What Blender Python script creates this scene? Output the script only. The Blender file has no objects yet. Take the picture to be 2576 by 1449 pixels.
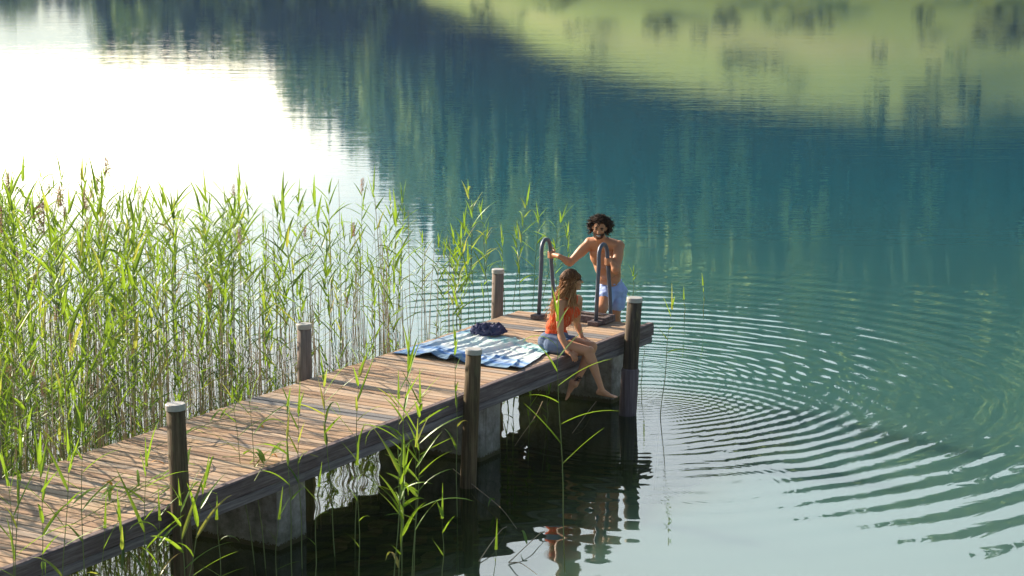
import bpy, math, random
import numpy as np
from mathutils import Vector, Matrix, Euler, noise as mnoise

rad = math.radians
S = bpy.context.scene
COL = S.collection

# ------------------------------------------------------------------ camera
F = 5096.0; CH = 5.1; PITCH = math.atan(926 / 5096)
cam_d = bpy.data.cameras.new('camera'); cam = bpy.data.objects.new('camera', cam_d); COL.objects.link(cam)
cam.location = (0, 0, CH); cam.rotation_euler = (math.pi / 2 - PITCH, 0, 0)
cam_d.sensor_width = 36; cam_d.lens = F / 2576 * 36; cam_d.clip_end = 8000; cam_d.clip_start = 0.1
S.camera = cam

# ------------------------------------------------------------------ light
SUN_AZ, SUN_EL = rad(-54), rad(24)          # azimuth from +Y, negative = left
S.view_settings.view_transform = 'Standard'; S.view_settings.look = 'None'
S.view_settings.exposure = 1.3; S.view_settings.gamma = 1
sd = bpy.data.lights.new('sun', 'SUN'); sd.energy = 5.0; sd.angle = rad(0.6); sd.color = (1, .86, .68)
so = bpy.data.objects.new('sun', sd); COL.objects.link(so)
sdir = Vector((math.sin(SUN_AZ) * math.cos(SUN_EL), math.cos(SUN_AZ) * math.cos(SUN_EL), math.sin(SUN_EL)))
so.rotation_euler = sdir.to_track_quat('Z', 'Y').to_euler(); so.location = sdir * 50

W = bpy.data.worlds.new('World'); S.world = W; W.use_nodes = True
W.cycles.sampling_method = 'MANUAL'; W.cycles.sample_map_resolution = 512
wt = W.node_tree; wt.nodes.clear()
def wn(t, **k):
    n = wt.nodes.new(t)
    for a, b in k.items(): setattr(n, a, b)
    return n
def wm(op, a, b=None, c=None, clamp=False):
    n = wn('ShaderNodeMath', operation=op); n.use_clamp = clamp
    for i, v in enumerate((a, b, c)):
        if v is None: continue
        if isinstance(v, (int, float)): n.inputs[i].default_value = v
        else: wt.links.new(v, n.inputs[i])
    return n.outputs[0]
sky = wn('ShaderNodeTexSky', sky_type='NISHITA'); sky.sun_disc = False
sky.sun_elevation = SUN_EL; sky.sun_rotation = SUN_AZ
sky.air_density = 1.0; sky.dust_density = 1.0; sky.ozone_density = 1.0
tc = wn('ShaderNodeTexCoord'); sx = wn('ShaderNodeSeparateXYZ'); wt.links.new(tc.outputs['Generated'], sx.inputs[0])
az = wm('ARCTAN2', sx.outputs[0], sx.outputs[1])               # radians, 0 = +Y, + = right
el = wm('ARCSINE', sx.outputs[2])
def lobe(a0, sa, e0, se):
    d1 = wm('POWER', wm('DIVIDE', wm('SUBTRACT', az, rad(a0)), rad(sa)), 2)
    d2 = wm('POWER', wm('DIVIDE', wm('SUBTRACT', el, rad(e0)), rad(se)), 2)
    return wm('EXPONENT', wm('MULTIPLY', wm('ADD', d1, d2), -1))
edge = wm('MULTIPLY', wm('SUBTRACT', el, rad(4.0)), 1 / rad(.9), clamp=True)
bank = wm('MULTIPLY', edge, lobe(-24, 19, 10, 10))          # broad bright cloud glow added on the sun side
flare_core = wm('MULTIPLY', edge, lobe(-12, 4.5, 5.2, 2.0))            # hot spot added to the sky, standing in for the sun flare
veil = lobe(6, 34, 21, 10)          # thin white haze above the ridge
def addc(fac, col, base):
    m = wn('ShaderNodeMix', data_type='RGBA', blend_type='ADD'); m.inputs[0].default_value = 1
    c = wn('ShaderNodeMix', data_type='RGBA', blend_type='MULTIPLY'); c.inputs[0].default_value = 1
    c.inputs[6].default_value = (*col, 1); wt.links.new(fac, c.inputs[7])
    wt.links.new(base, m.inputs[6]); wt.links.new(c.outputs[2], m.inputs[7]); return m.outputs[2]
b0 = wn('ShaderNodeMix', data_type='RGBA', blend_type='MULTIPLY'); b0.inputs[0].default_value = 1
b0.inputs[7].default_value = (1, 1, 1, 1); wt.links.new(sky.outputs[0], b0.inputs[6])
c_ = addc(bank, (20, 16, 11.5), b0.outputs[2])
c_ = addc(flare_core, (90, 72, 46), c_)
c_ = addc(veil, (17.5, 18.2, 17.6), c_)
bg = wn('ShaderNodeBackground'); bg.inputs[1].default_value = 0.055
wo = wn('ShaderNodeOutputWorld'); wt.links.new(c_, bg.inputs[0]); wt.links.new(bg.outputs[0], wo.inputs[0])

# ------------------------------------------------------------------ helpers
def P(xd, yd, Y):                       # point of the place seen at (xd, yd) of the plan view, at depth Y
    u = (xd - 1288) / F; v = -(yd - 724.5) / F
    d = Vector((u, math.cos(PITCH) + v * math.sin(PITCH), -math.sin(PITCH) + v * math.cos(PITCH)))
    return Vector((0, 0, CH)) + d * (Y / d.y)
def G(xd, yd, z=0.0):                   # point on the level z
    u = (xd - 1288) / F; v = -(yd - 724.5) / F
    d = Vector((u, math.cos(PITCH) + v * math.sin(PITCH), -math.sin(PITCH) + v * math.cos(PITCH)))
    return Vector((0, 0, CH)) + d * ((z - CH) / d.z)
DECK = 0.84
PA = Vector((1.53, 21.35, 0)); PN = Vector((.864, -.503, 0)); PD = Vector((.503, .864, 0)); PROT = math.atan2(-.503, .864)
def L(u, v, z=DECK): return PA + PN * u + PD * v + Vector((0, 0, z))

def tag(o, label=None, cat=None, group=None, kind=None):
    if label: o['label'] = label
    if cat: o['category'] = cat
    if group: o['group'] = group
    if kind: o['kind'] = kind
    return o
def empty(name, loc, rz=0):
    o = bpy.data.objects.new(name, None); COL.objects.link(o); o.location = loc; o.rotation_euler = (0, 0, rz)
    o.empty_display_size = .2
    return o
class MB:
    def __init__(s): s.v = []; s.f = []; s.c = []; s.cur = (0, 0, 0)
    def face(s, idx): s.f.append(tuple(idx)); s.c.append(s.cur)
    def box(s, x0, x1, y0, y1, z0, z1, bev=0.0, rz=0, ctr=None):
        b = len(s.v)
        if bev <= 0:
            pts = [(x, y, z) for z in (z0, z1) for y in (y0, y1) for x in (x0, x1)]
            fs = [(0, 2, 3, 1), (4, 5, 7, 6), (0, 1, 5, 4), (2, 6, 7, 3), (0, 4, 6, 2), (1, 3, 7, 5)]
        else:
            cx, cy, cz = (x0 + x1) / 2, (y0 + y1) / 2, (z0 + z1) / 2
            hx, hy, hz = (x1 - x0) / 2, (y1 - y0) / 2, (z1 - z0) / 2
            pts = []; key = {}
            for a in (-1, 1):
                for bb in (-1, 1):
                    for c in (-1, 1):
                        for ax in range(3):
                            h = [hx - bev, hy - bev, hz - bev]; h[ax] += bev
                            key[(a, bb, c, ax)] = len(pts)
                            pts.append((cx + a * h[0], cy + bb * h[1], cz + c * h[2]))
            fs = []
            for ax in range(3):
                o1, o2 = [i for i in range(3) if i != ax]
                for sg in (-1, 1):
                    q = []
                    for (p1, p2) in ((-1, -1), (1, -1), (1, 1), (-1, 1)):
                        k = [0, 0, 0]; k[ax] = sg; k[o1] = p1; k[o2] = p2; q.append(key[(*k, ax)])
                    flip = (sg < 0) != (ax == 1)
                    fs.append(tuple(q[::-1]) if flip else tuple(q))
            for ax in range(3):
                o1, o2 = [i for i in range(3) if i != ax]
                for p1 in (-1, 1):
                    for p2 in (-1, 1):
                        q = []
                        for e in (-1, 1):
                            k = [0, 0, 0]; k[ax] = e; k[o1] = p1; k[o2] = p2
                            q.append((key[(*k, o1)], key[(*k, o2)]))
                        fs.append((q[0][0], q[1][0], q[1][1], q[0][1]))
            for a in (-1, 1):
                for bb in (-1, 1):
                    for c in (-1, 1): fs.append((key[(a, bb, c, 0)], key[(a, bb, c, 1)], key[(a, bb, c, 2)]))
        if rz and ctr:
            cs, sn = math.cos(rz), math.sin(rz)
            pts = [(ctr[0] + (x - ctr[0]) * cs - (y - ctr[1]) * sn, ctr[1] + (x - ctr[0]) * sn + (y - ctr[1]) * cs, z) for x, y, z in pts]
        s.v += [tuple(p) for p in pts]
        for q in fs: s.face([b + i for i in q])
    def tube(s, pts, r, n=6, cap=True):
        pts = [Vector(p) for p in pts]; b = len(s.v)
        rr = r if isinstance(r, (list, tuple)) else [r] * len(pts)
        ref = None
        for i, p in enumerate(pts):
            t = (pts[min(i + 1, len(pts) - 1)] - pts[max(i - 1, 0)])
            if t.length < 1e-9: t = Vector((0, 0, 1))
            t.normalize()
            if ref is None: ref = Vector((1, 0, 0)) if abs(t.x) < .8 else Vector((0, 1, 0))
            a = (ref - t * ref.dot(t)).normalized(); c = t.cross(a); ref = a
            for k in range(n):
                an = 2 * math.pi * k / n
                s.v.append(tuple(p + (a * math.cos(an) + c * math.sin(an)) * rr[i]))
        for i in range(len(pts) - 1):
            for k in range(n):
                k2 = (k + 1) % n
                s.face((b + i * n + k, b + i * n + k2, b + (i + 1) * n + k2, b + (i + 1) * n + k))
        if cap:
            s.face(tuple(b + k for k in range(n))[::-1]); s.face(tuple(b + (len(pts) - 1) * n + k for k in range(n)))
    def sphere(s, c, r, M=None, nu=12, nv=8):
        b = len(s.v); c = Vector(c)
        r = (r, r, r) if isinstance(r, (int, float)) else r
        for j in range(1, nv):
            th = math.pi * j / nv
            for i in range(nu):
                ph = 2 * math.pi * i / nu
                q = Vector((r[0] * math.sin(th) * math.cos(ph), r[1] * math.sin(th) * math.sin(ph), r[2] * math.cos(th)))
                s.v.append(tuple(c + (M @ q if M else q)))
        for e in (1, -1):
            q = Vector((0, 0, r[2] * e)); s.v.append(tuple(c + (M @ q if M else q)))
        top = b + (nv - 1) * nu; bot = top + 1
        for j in range(nv - 2):
            for i in range(nu):
                i2 = (i + 1) % nu
                s.face((b + j * nu + i, b + (j + 1) * nu + i, b + (j + 1) * nu + i2, b + j * nu + i2))
        for i in range(nu):
            i2 = (i + 1) % nu
            s.face((top, b + i, b + i2)); s.face((bot, b + (nv - 2) * nu + i2, b + (nv - 2) * nu + i))
    def mesh(s, name, mat, smooth=False):
        me = bpy.data.meshes.new(name); me.from_pydata(s.v, [], s.f)
        if mat: me.materials.append(mat)
        if any(c != (0, 0, 0) for c in s.c):
            at = me.attributes.new('tone', 'FLOAT_COLOR', 'FACE')
            at.data.foreach_set('color', np.array([(*c, 1) for c in s.c], dtype=np.float32).ravel())
        if smooth: me.polygons.foreach_set('use_smooth', [True] * len(me.polygons))
        me.update(); return me
    def build(s, name, mat, parent=None, smooth=False):
        o = bpy.data.objects.new(name, s.mesh(name, mat, smooth)); COL.objects.link(o)
        if parent: o.parent = parent
        return o

# ---- node helper
class NT:
    def __init__(s, name):
        s.m = bpy.data.materials.new(name); s.m.use_nodes = True; s.t = s.m.node_tree; s.t.nodes.clear()
        s.out = s.t.nodes.new('ShaderNodeOutputMaterial')
    def n(s, typ, **k):
        x = s.t.nodes.new(typ)
        for a, b in k.items(): setattr(x, a, b)
        return x
    def set(s, inp, v):
        if v is None: return
        if isinstance(v, bpy.types.NodeSocket): s.t.links.new(v, inp)
        elif isinstance(v, (tuple, list)) and len(v) == 3 and inp.type == 'RGBA': inp.default_value = (*v, 1)
        else: inp.default_value = v
    def math(s, op, a, b=None, c=None, clamp=False):
        x = s.n('ShaderNodeMath', operation=op); x.use_clamp = clamp
        for i, v in enumerate((a, b, c)): s.set(x.inputs[i], v)
        return x.outputs[0]
    def vmath(s, op, a, b=None):
        x = s.n('ShaderNodeVectorMath', operation=op); s.set(x.inputs[0], a)
        if b is not None: s.set(x.inputs[1], b)
        return x.outputs['Value'] if op in ('LENGTH', 'DISTANCE', 'DOT_PRODUCT') else x.outputs[0]
    def noise(s, vec, scale, detail=3, rough=.5, dist=0):
        x = s.n('ShaderNodeTexNoise'); s.set(x.inputs['Vector'], vec); x.inputs['Scale'].default_value = scale
        x.inputs['Detail'].default_value = detail; x.inputs['Roughness'].default_value = rough; x.inputs['Distortion'].default_value = dist
        return x.outputs[0]
    def scale(s, vec, sc):
        x = s.n('ShaderNodeMapping'); s.set(x.inputs[0], vec); x.inputs['Scale'].default_value = sc; return x.outputs[0]
    def ramp(s, fac, stops):
        x = s.n('ShaderNodeValToRGB'); s.set(x.inputs[0], fac); cr = x.color_ramp
        while len(cr.elements) < len(stops): cr.elements.new(.5)
        for e, (p, c) in zip(cr.elements, stops):
            e.position = p; e.color = (*c, 1) if not isinstance(c, (int, float)) else (c, c, c, 1)
        return x.outputs[0]
    def mix(s, fac, a, b, mode='MIX'):
        x = s.n('ShaderNodeMix', data_type='RGBA', blend_type=mode); s.set(x.inputs[0], fac); s.set(x.inputs[6], a); s.set(x.inputs[7], b)
        return x.outputs[2]
    def obj(s): return s.n('ShaderNodeTexCoord').outputs['Object']
    def pos(s): return s.n('ShaderNodeNewGeometry').outputs['Position']
    def attr(s, name='tone'): return s.n('ShaderNodeAttribute', attribute_name=name)
    def rnd(s): return s.n('ShaderNodeObjectInfo').outputs['Random']
    def bump(s, h, strength=.5, dist=.01):
        x = s.n('ShaderNodeBump'); x.inputs['Strength'].default_value = strength; x.inputs['Distance'].default_value = dist; s.set(x.inputs['Height'], h); return x.outputs[0]
    def pbr(s, col, rough=.7, normal=None, spec=.3, **k):
        x = s.n('ShaderNodeBsdfPrincipled'); s.set(x.inputs['Base Color'], col); s.set(x.inputs['Roughness'], rough)
        x.inputs['Specular IOR Level'].default_value = spec
        if normal is not None: s.set(x.inputs['Normal'], normal)
        for a, b in k.items(): s.set(x.inputs[a], b)
        return x.outputs[0]
    def done(s, sh): s.t.links.new(sh, s.out.inputs[0]); return s.m

# ------------------------------------------------------------------ materials
def mat_plank():
    m = NT('deck_plank'); o = m.obj(); a = m.attr().outputs['Color']
    sp = m.n('ShaderNodeSeparateColor'); m.set(sp.inputs[0], a)
    off = m.n('ShaderNodeCombineXYZ'); m.set(off.inputs[0], m.math('MULTIPLY', sp.outputs[0], 37)); m.set(off.inputs[2], m.math('MULTIPLY', sp.outputs[1], 11))
    v = m.vmath('ADD', o, off.outputs[0])
    g = m.noise(m.scale(v, (2.2, 60, 30)), 1.0, 5, .65)
    st = m.noise(v, 3.2, 4, .6)
    base = m.ramp(sp.outputs[0], [(0, (.42, .26, .16)), (.4, (.57, .38, .235)), (.75, (.65, .46, .30)), (1, (.48, .39, .31))])
    c = m.mix(m.ramp(g, [(.32, 1.0), (.62, 0.0)]), base, (.15, .085, .055), 'MIX')
    c = m.mix(.55, base, c)
    c = m.mix(m.ramp(st, [(.45, 0.0), (.72, .55)]), c, (.30, .26, .23))
    gr = m.math('GREATER_THAN', sp.outputs[1], .965)
    c = m.mix(gr, c, (.20, .19, .19))
    return m.done(m.pbr(c, .75, m.bump(g, .5, .004), .25))
def mat_wood(name, c0, c1, c2, along, scuff=(.35, .32, .30), sc_amt=.35, bmp=.6):
    m = NT(name); o = m.obj()
    s1 = [45, 45, 45]; s1[along] = 2.0
    g = m.noise(m.scale(o, s1), 1, 5, .65)
    big = m.noise(o, 2.3, 4, .6)
    c = m.ramp(g, [(.3, c0), (.52, c1), (.75, c2)])
    s2 = [20, 20, 20]; s2[along] = 5
    sc = m.noise(m.scale(o, s2), 1, 3, .7)
    c = m.mix(m.math('MULTIPLY', m.ramp(sc, [(.52, 0.0), (.70, 1.0)]), m.math('MULTIPLY', m.ramp(big, [(.35, .2), (.65, 1.0)]), sc_amt)), c, scuff)
    return m.done(m.pbr(c, .8, m.bump(g, bmp, .006), .25))
def mat_simple(name, col, rough=.6, spec=.3, nz=0, nscale=20, metal=0, bump=0):
    m = NT(name); o = m.obj(); c = col; nn = None
    if nz:
        f = m.noise(o, nscale, 4, .6)
        c = m.mix(f, tuple(x * (1 - nz) for x in col), tuple(min(1, x * (1 + nz)) for x in col))
        if bump: nn = m.bump(f, bump, .004)
    return m.done(m.pbr(c, rough, nn, spec, Metallic=metal))
M = {}
M['plank'] = mat_plank()
M['fascia'] = mat_wood('weathered_beam', (.07, .048, .052), (.155, .115, .115), (.29, .235, .225), 1)
M['rail_low'] = mat_wood('lower_beam', (.09, .075, .08), (.20, .17, .175), (.33, .29, .29), 1, sc_amt=.2)
M['post'] = mat_wood('post_wood', (.045, .029, .016), (.12, .08, .042), (.23, .16, .09), 2, scuff=(.17, .17, .07), sc_amt=.6)
M['post_grey'] = mat_wood('post_wood_grey', (.14, .10, .08), (.25, .19, .155), (.34, .28, .24), 2, sc_amt=.15)
M['post_dark'] = mat_wood('post_wood_dark', (.035, .025, .018), (.09, .064, .046), (.18, .135, .09), 2, scuff=(.24, .21, .09), sc_amt=.6)
M['sleeve'] = mat_wood('post_sleeve', (.10, .07, .075), (.16, .12, .13), (.24, .19, .20), 2, sc_amt=.2)
M['cap'] = mat_simple('post_cap', (.42, .40, .37), .5, .4, .25, 30)
M['black'] = mat_simple('dark_fabric_edge', (.02, .02, .025), .8)
def mat_concrete():
    m = NT('concrete'); o = m.obj()
    f = m.noise(o, 7, 6, .7); g = m.noise(o, 45, 3, .7)
    z = m.n('ShaderNodeSeparateXYZ'); m.set(z.inputs[0], o)
    c = m.ramp(f, [(.3, (.17, .15, .14)), (.5, (.33, .30, .28)), (.7, (.46, .43, .40))])
    low = m.math('LESS_THAN', m.math('ADD', z.outputs[2], m.math('MULTIPLY', m.math('SUBTRACT', g, .5), .10)), .045)
    c = m.mix(low, c, (.10, .062, .035))
    alg = m.math('MULTIPLY', m.ramp(m.math('ADD', z.outputs[2], m.math('MULTIPLY', f, .35)), [(.18, 1.0), (.50, 0.0)]), .6)
    c = m.mix(alg, c, (.085, .085, .035))
    st_ = m.noise(m.scale(o, (14, 14, 1.2)), 1, 4, .6); c = m.mix(m.ramp(st_, [(.52, 0.0), (.70, .55)]), c, (.10, .08, .065))
    return m.done(m.pbr(c, .9, m.bump(m.math('ADD', f, m.math('MULTIPLY', g, .5)), .7, .01), .15))
M['concrete'] = mat_concrete()
def mat_leaf(name, c0, c1, c2, tr=.5):
    m = NT(name); a = m.attr().outputs['Color']; sp = m.n('ShaderNodeSeparateColor'); m.set(sp.inputs[0], a)
    r = m.math('FRACT', m.math('ADD', sp.outputs[0], m.rnd()))
    c = m.ramp(r, [(0, c0), (.5, c1), (.86, c2), (.96, (.42, .30, .10))])
    d = m.n('ShaderNodeBsdfDiffuse'); m.set(d.inputs[0], c)
    t = m.n('ShaderNodeBsdfTranslucent'); m.set(t.inputs[0], m.mix(.5, c, (.42, .62, .03)))
    g = m.n('ShaderNodeBsdfGlossy'); g.inputs['Roughness'].default_value = .35; m.set(g.inputs[0], (.6, .65, .6))
    x = m.n('ShaderNodeMixShader'); x.inputs[0].default_value = tr; m.t.links.new(d.outputs[0], x.inputs[1]); m.t.links.new(t.outputs[0], x.inputs[2])
    y = m.n('ShaderNodeMixShader'); y.inputs[0].default_value = .04; m.t.links.new(x.outputs[0], y.inputs[1]); m.t.links.new(g.outputs[0], y.inputs[2])
    return m.done(y.outputs[0])
M['leaf'] = mat_leaf('reed_leaf', (.05, .115, .018), (.10, .20, .025), (.20, .33, .04))
M['stem'] = mat_simple('reed_stem', (.20, .23, .08), .6, .3, .5, 3)
M['stem_dead'] = mat_simple('reed_stem_dead', (.42, .32, .20), .7, .2, .4, 3)
M['plume'] = mat_simple('reed_plume', (.50, .30, .20), .9, .1, .3, 30)

# ------------------------------------------------------------------ terrain (lake bed, shores, meadow, mountainside)
def interp(x, pts): return float(np.interp(x, [p[0] for p in pts], [p[1] for p in pts]))
def azx(x): return math.degrees(math.atan((x - 1288) / F))
E2P = [(-180, 3), (-120, 4), (-80, 6), (-40, 1.6), (azx(0), 2.0), (azx(200), 2.2), (azx(330), 3.3), (azx(450), 4.1), (azx(700), 4.25), (azx(730), 5.0),
       (azx(830), 5.8), (azx(925), 6.4), (azx(960), 7.3), (azx(1010), 8.2), (azx(1060), 9.1), (azx(1150), 10.1), (azx(1300), 11.2), (azx(1500), 12.0),
       (azx(1650), 13.0), (azx(2000), 14.6), (azx(2300), 15.8), (azx(2576), 16.8), (25, 19), (50, 20), (90, 14), (140, 5), (180, 3)]
E1P = [(-180, 1), (-15, 1.2), (azx(900), 1.5), (azx(1150), 2.3), (azx(1300), 3.1), (azx(1450), 3.9), (azx(1800), 4.9), (azx(2100), 5.6), (azx(2400), 5.9), (azx(2576), 5.5), (30, 5), (90, 3), (180, 1)]
def shore_r(a):
    a = (a + 180) % 360 - 180
    return interp(a, [(-180, 9), (-150, 9), (-110, 11), (-90, 16), (-60, 60), (-35, 150), (0, 165), (60, 150), (90, 60), (130, 12), (180, 9)])
def terr_z(a, r):
    rs = shore_r(a); e1 = interp(a, E1P); e2 = interp(a, E2P) - (1.35 if a > -2.5 else 1.05 if a < -6.5 else .55)
    if r < rs:
        t = r / rs
        if r > rs - 3: return -0.75 * (rs - r) / 3
        dist = max(0, r - 24)
        return -0.75 - min(3.5, dist * .10)
    k = rs / 165; r1 = 265 * k + 60 * (1 - k); r2 = 650
    z1 = max(.8, r1 * math.tan(rad(e1)) - CH)
    if r < r1: return z1 * ((r - rs) / (r1 - rs)) ** .85
    if r < r2:
        t = (r - r1) / (r2 - r1); e0 = math.degrees(math.atan((z1 + CH) / r1))
        e = e0 + (max(e2, e0 * .8) - e0) * t ** .75
        return r * math.tan(rad(e)) - CH
    zz = r2 * math.tan(rad(max(e2, 1))) - CH
    return max(zz * (1 - ((r - r2) / 900) ** 1.2) if r < 1500 else 2, 2)
def build_haze():
    b = MB(); b.box(-1500, 1500, -1500, 1500, -6, 330)
    m = NT('haze'); v = m.n('ShaderNodeVolumePrincipled'); v.inputs['Color'].default_value = (.55, .80, 1, 1)
    v.inputs['Density'].default_value = HAZE; v.inputs['Anisotropy'].default_value = .45
    m.t.links.new(v.outputs[0], m.out.inputs[1]); o = b.build('haze', m.m); tag(o, 'thin bluish morning haze over the lake and the far shore', 'haze', kind='stuff')
HAZE = .00018
if HAZE: build_haze()
def build_terrain():
    azs = list(np.arange(-20, 24, .5)) + list(np.arange(24, 340, 4))
    nr = 62; mb = MB(); n = len(azs)
    for a in azs:
        a2 = (a + 180) % 360 - 180; rs = shore_r(a2)
        rr = [.5, 4, 8] + list(np.linspace(8.01, rs - 3, 14))[1:] + [rs] + list(np.linspace(rs, 660, 26))[1:] + [700, 760, 860, 1000, 1200, 1400]
        for r in rr:
            z = terr_z(a2, r)
            if r > rs + 2: z += 2.0 * min(1, (r - rs) / 60) * mnoise.noise(Vector((r * math.sin(rad(a)) / 45, r * math.cos(rad(a)) / 45, 0)))
            mb.v.append((r * math.sin(rad(a)), r * math.cos(rad(a)), z))
        nr = len(rr)
    for i in range(n):
        j = (i + 1) % n
        for k in range(nr - 1): mb.face((i * nr + k, i * nr + k + 1, j * nr + k + 1, j * nr + k))
    mb.face(tuple(i * nr for i in range(n)))
    m = NT('terrain'); p = m.pos(); z = m.n('ShaderNodeSeparateXYZ'); m.set(z.inputs[0], p)
    f = m.noise(m.scale(p, (.03, .03, .03)), 1, 5, .6); g = m.noise(m.scale(p, (.15, .15, .15)), 1, 4, .6)
    mead = m.ramp(f, [(.3, (.20, .265, .065)), (.5, (.255, .325, .09)), (.7, (.33, .33, .14))])
    mead = m.mix(m.ramp(g, [(.55, 0.0), (.75, .5)]), mead, (.13, .18, .05))
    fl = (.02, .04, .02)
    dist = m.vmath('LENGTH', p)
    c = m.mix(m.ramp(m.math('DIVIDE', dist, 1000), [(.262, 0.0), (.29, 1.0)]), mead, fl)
    b = m.noise(p, 1.4, 5, .65)
    weed = m.noise(m.scale(p, (1.2, 4.5, 1)), 1, 5, .7)
    bed = m.mix(m.ramp(weed, [(.42, 0.0), (.66, 1.0)]), m.ramp(b, [(.3, (.03, .035, .015)), (.7, (.08, .08, .03))]), (.20, .24, .05))
    c = m.mix(m.math('LESS_THAN', z.outputs[2], .05), c, bed)
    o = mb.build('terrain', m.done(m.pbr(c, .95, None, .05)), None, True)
    tag(o, kind='structure')
build_terrain()

def build_forest():
    rng = np.random.default_rng(7); V = []; Fc = []; C = []; base = 0
    def conifer(tiers, seg, jag):
        v = []; f = []
        for t in range(tiers):
            z0 = .06 + .86 * t / tiers; z1 = min(1.0, z0 + 1.45 / tiers + .03); R = .5 * (1 - (t / tiers)) ** .8 + .04
            b = len(v); v.append((0, 0, z1))
            for k in range(seg):
                an = 2 * math.pi * (k + .5 * (t % 2)) / seg + rng.normal(0, .1); q = R * (1 if k % 2 else jag) * rng.uniform(.8, 1.15)
                v.append((q * math.cos(an), q * math.sin(an), z0 + rng.normal(0, .012)))
            for k in range(seg): f.append((b, b + 1 + k, b + 1 + (k + 1) % seg))
        return np.array(v), np.array(f)
    def broad():
        v = []; f = []
        for c in range(46):
            th = rng.uniform(0, 2 * math.pi); h = rng.uniform(.15, 1); R = .42 * math.sin(math.pi * min(1, (h + .12) / 1.15)) ** .6 * rng.uniform(.5, 1)
            ctr = np.array((R * math.cos(th), R * math.sin(th), h)); b = len(v)
            d = rng.normal(0, .085, (5, 3)); d[:, 2] *= .5
            for q in d: v.append(ctr + q)
            f += [(b, b + 1, b + 2), (b, b + 2, b + 3), (b + 1, b + 3, b + 4), (b, b + 4, b + 2)]
        return np.array(v), np.array(f)
    vari = [conifer(9, 10, .55) for _ in range(5)] + [broad() for _ in range(3)]
    def put(a, r, h, w, kind, tone):
        nonlocal base
        v, f = vari[kind]; an = rng.uniform(0, 6.28); cs, sn = math.cos(an), math.sin(an)
        x = v[:, 0] * cs - v[:, 1] * sn; y = v[:, 0] * sn + v[:, 1] * cs
        z0 = terr_z(a, r) - .3
        if a < -2.2: h *= .55 if a > -11.3 else .3
        V.append(np.stack([x * w + r * math.sin(rad(a)), y * w + r * math.cos(rad(a)), v[:, 2] * h + z0], 1))
        Fc.append(f + base); base += len(v); C.append(np.tile([tone, rng.uniform(), 0, 1], (len(f), 1)))
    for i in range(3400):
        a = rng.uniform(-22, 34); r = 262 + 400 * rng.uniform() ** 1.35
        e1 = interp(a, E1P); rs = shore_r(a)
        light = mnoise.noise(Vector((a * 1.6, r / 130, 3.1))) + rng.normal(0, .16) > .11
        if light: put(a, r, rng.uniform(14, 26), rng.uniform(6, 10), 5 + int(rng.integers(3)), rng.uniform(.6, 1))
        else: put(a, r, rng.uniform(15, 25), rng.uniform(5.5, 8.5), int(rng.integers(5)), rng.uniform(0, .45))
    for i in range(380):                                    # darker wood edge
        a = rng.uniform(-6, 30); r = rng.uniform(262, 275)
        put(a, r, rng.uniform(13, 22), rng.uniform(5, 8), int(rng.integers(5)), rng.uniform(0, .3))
    for i in range(300):                                    # wooded strip on the left shore
        a = rng.uniform(-11.2, -3); r = rng.uniform(180, 262)
        put(a, r, rng.uniform(3, 5), rng.uniform(3, 5), int(rng.integers(8)), rng.uniform(0, .6))
    for i in range(60):
        a = rng.uniform(-1, 16); r = rng.uniform(168, 258); put(a, r, rng.uniform(.7, 2.2), rng.uniform(1.5, 6), 5 + int(rng.integers(3)), rng.uniform(.1, .6))
    for i in range(9):
        a = rng.uniform(6.5, 14); r = rng.uniform(190, 255); put(a, r, rng.uniform(5, 9), rng.uniform(3, 6), 5 + int(rng.integers(3)), .2)
    for i in range(900):
        a = rng.uniform(34, 338); a = (a + 180) % 360 - 180; r = rng.uniform(120, 620)
        if r > shore_r(a) + 50: put(a, r, rng.uniform(10, 22), rng.uniform(6, 11), int(rng.integers(8)), rng.uniform(0, .8))
    V = np.concatenate(V); Fa = np.concatenate(Fc); C = np.concatenate(C)
    me = bpy.data.meshes.new('forest'); me.vertices.add(len(V)); me.vertices.foreach_set('co', V.astype(np.float32).ravel())
    me.loops.add(len(Fa) * 3); me.loops.foreach_set('vertex_index', Fa.astype(np.int32).ravel())
    me.polygons.add(len(Fa)); me.polygons.foreach_set('loop_start', np.arange(0, len(Fa) * 3, 3, dtype=np.int32))
    me.update(calc_edges=True)
    at = me.attributes.new('tone', 'FLOAT_COLOR', 'FACE'); at.data.foreach_set('color', C.astype(np.float32).ravel())
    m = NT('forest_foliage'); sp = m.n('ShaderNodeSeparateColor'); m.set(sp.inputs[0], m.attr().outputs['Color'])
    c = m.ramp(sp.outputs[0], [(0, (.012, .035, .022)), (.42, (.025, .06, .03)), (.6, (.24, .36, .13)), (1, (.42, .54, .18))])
    me.materials.append(m.done(m.pbr(c, .9, None, .05)))
    o = bpy.data.objects.new('forest', me); COL.objects.link(o)
    tag(o, 'far-off mixed forest of dark spruces and lighter trees covering the mountainside', 'forest', kind='stuff')
build_forest()

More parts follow.
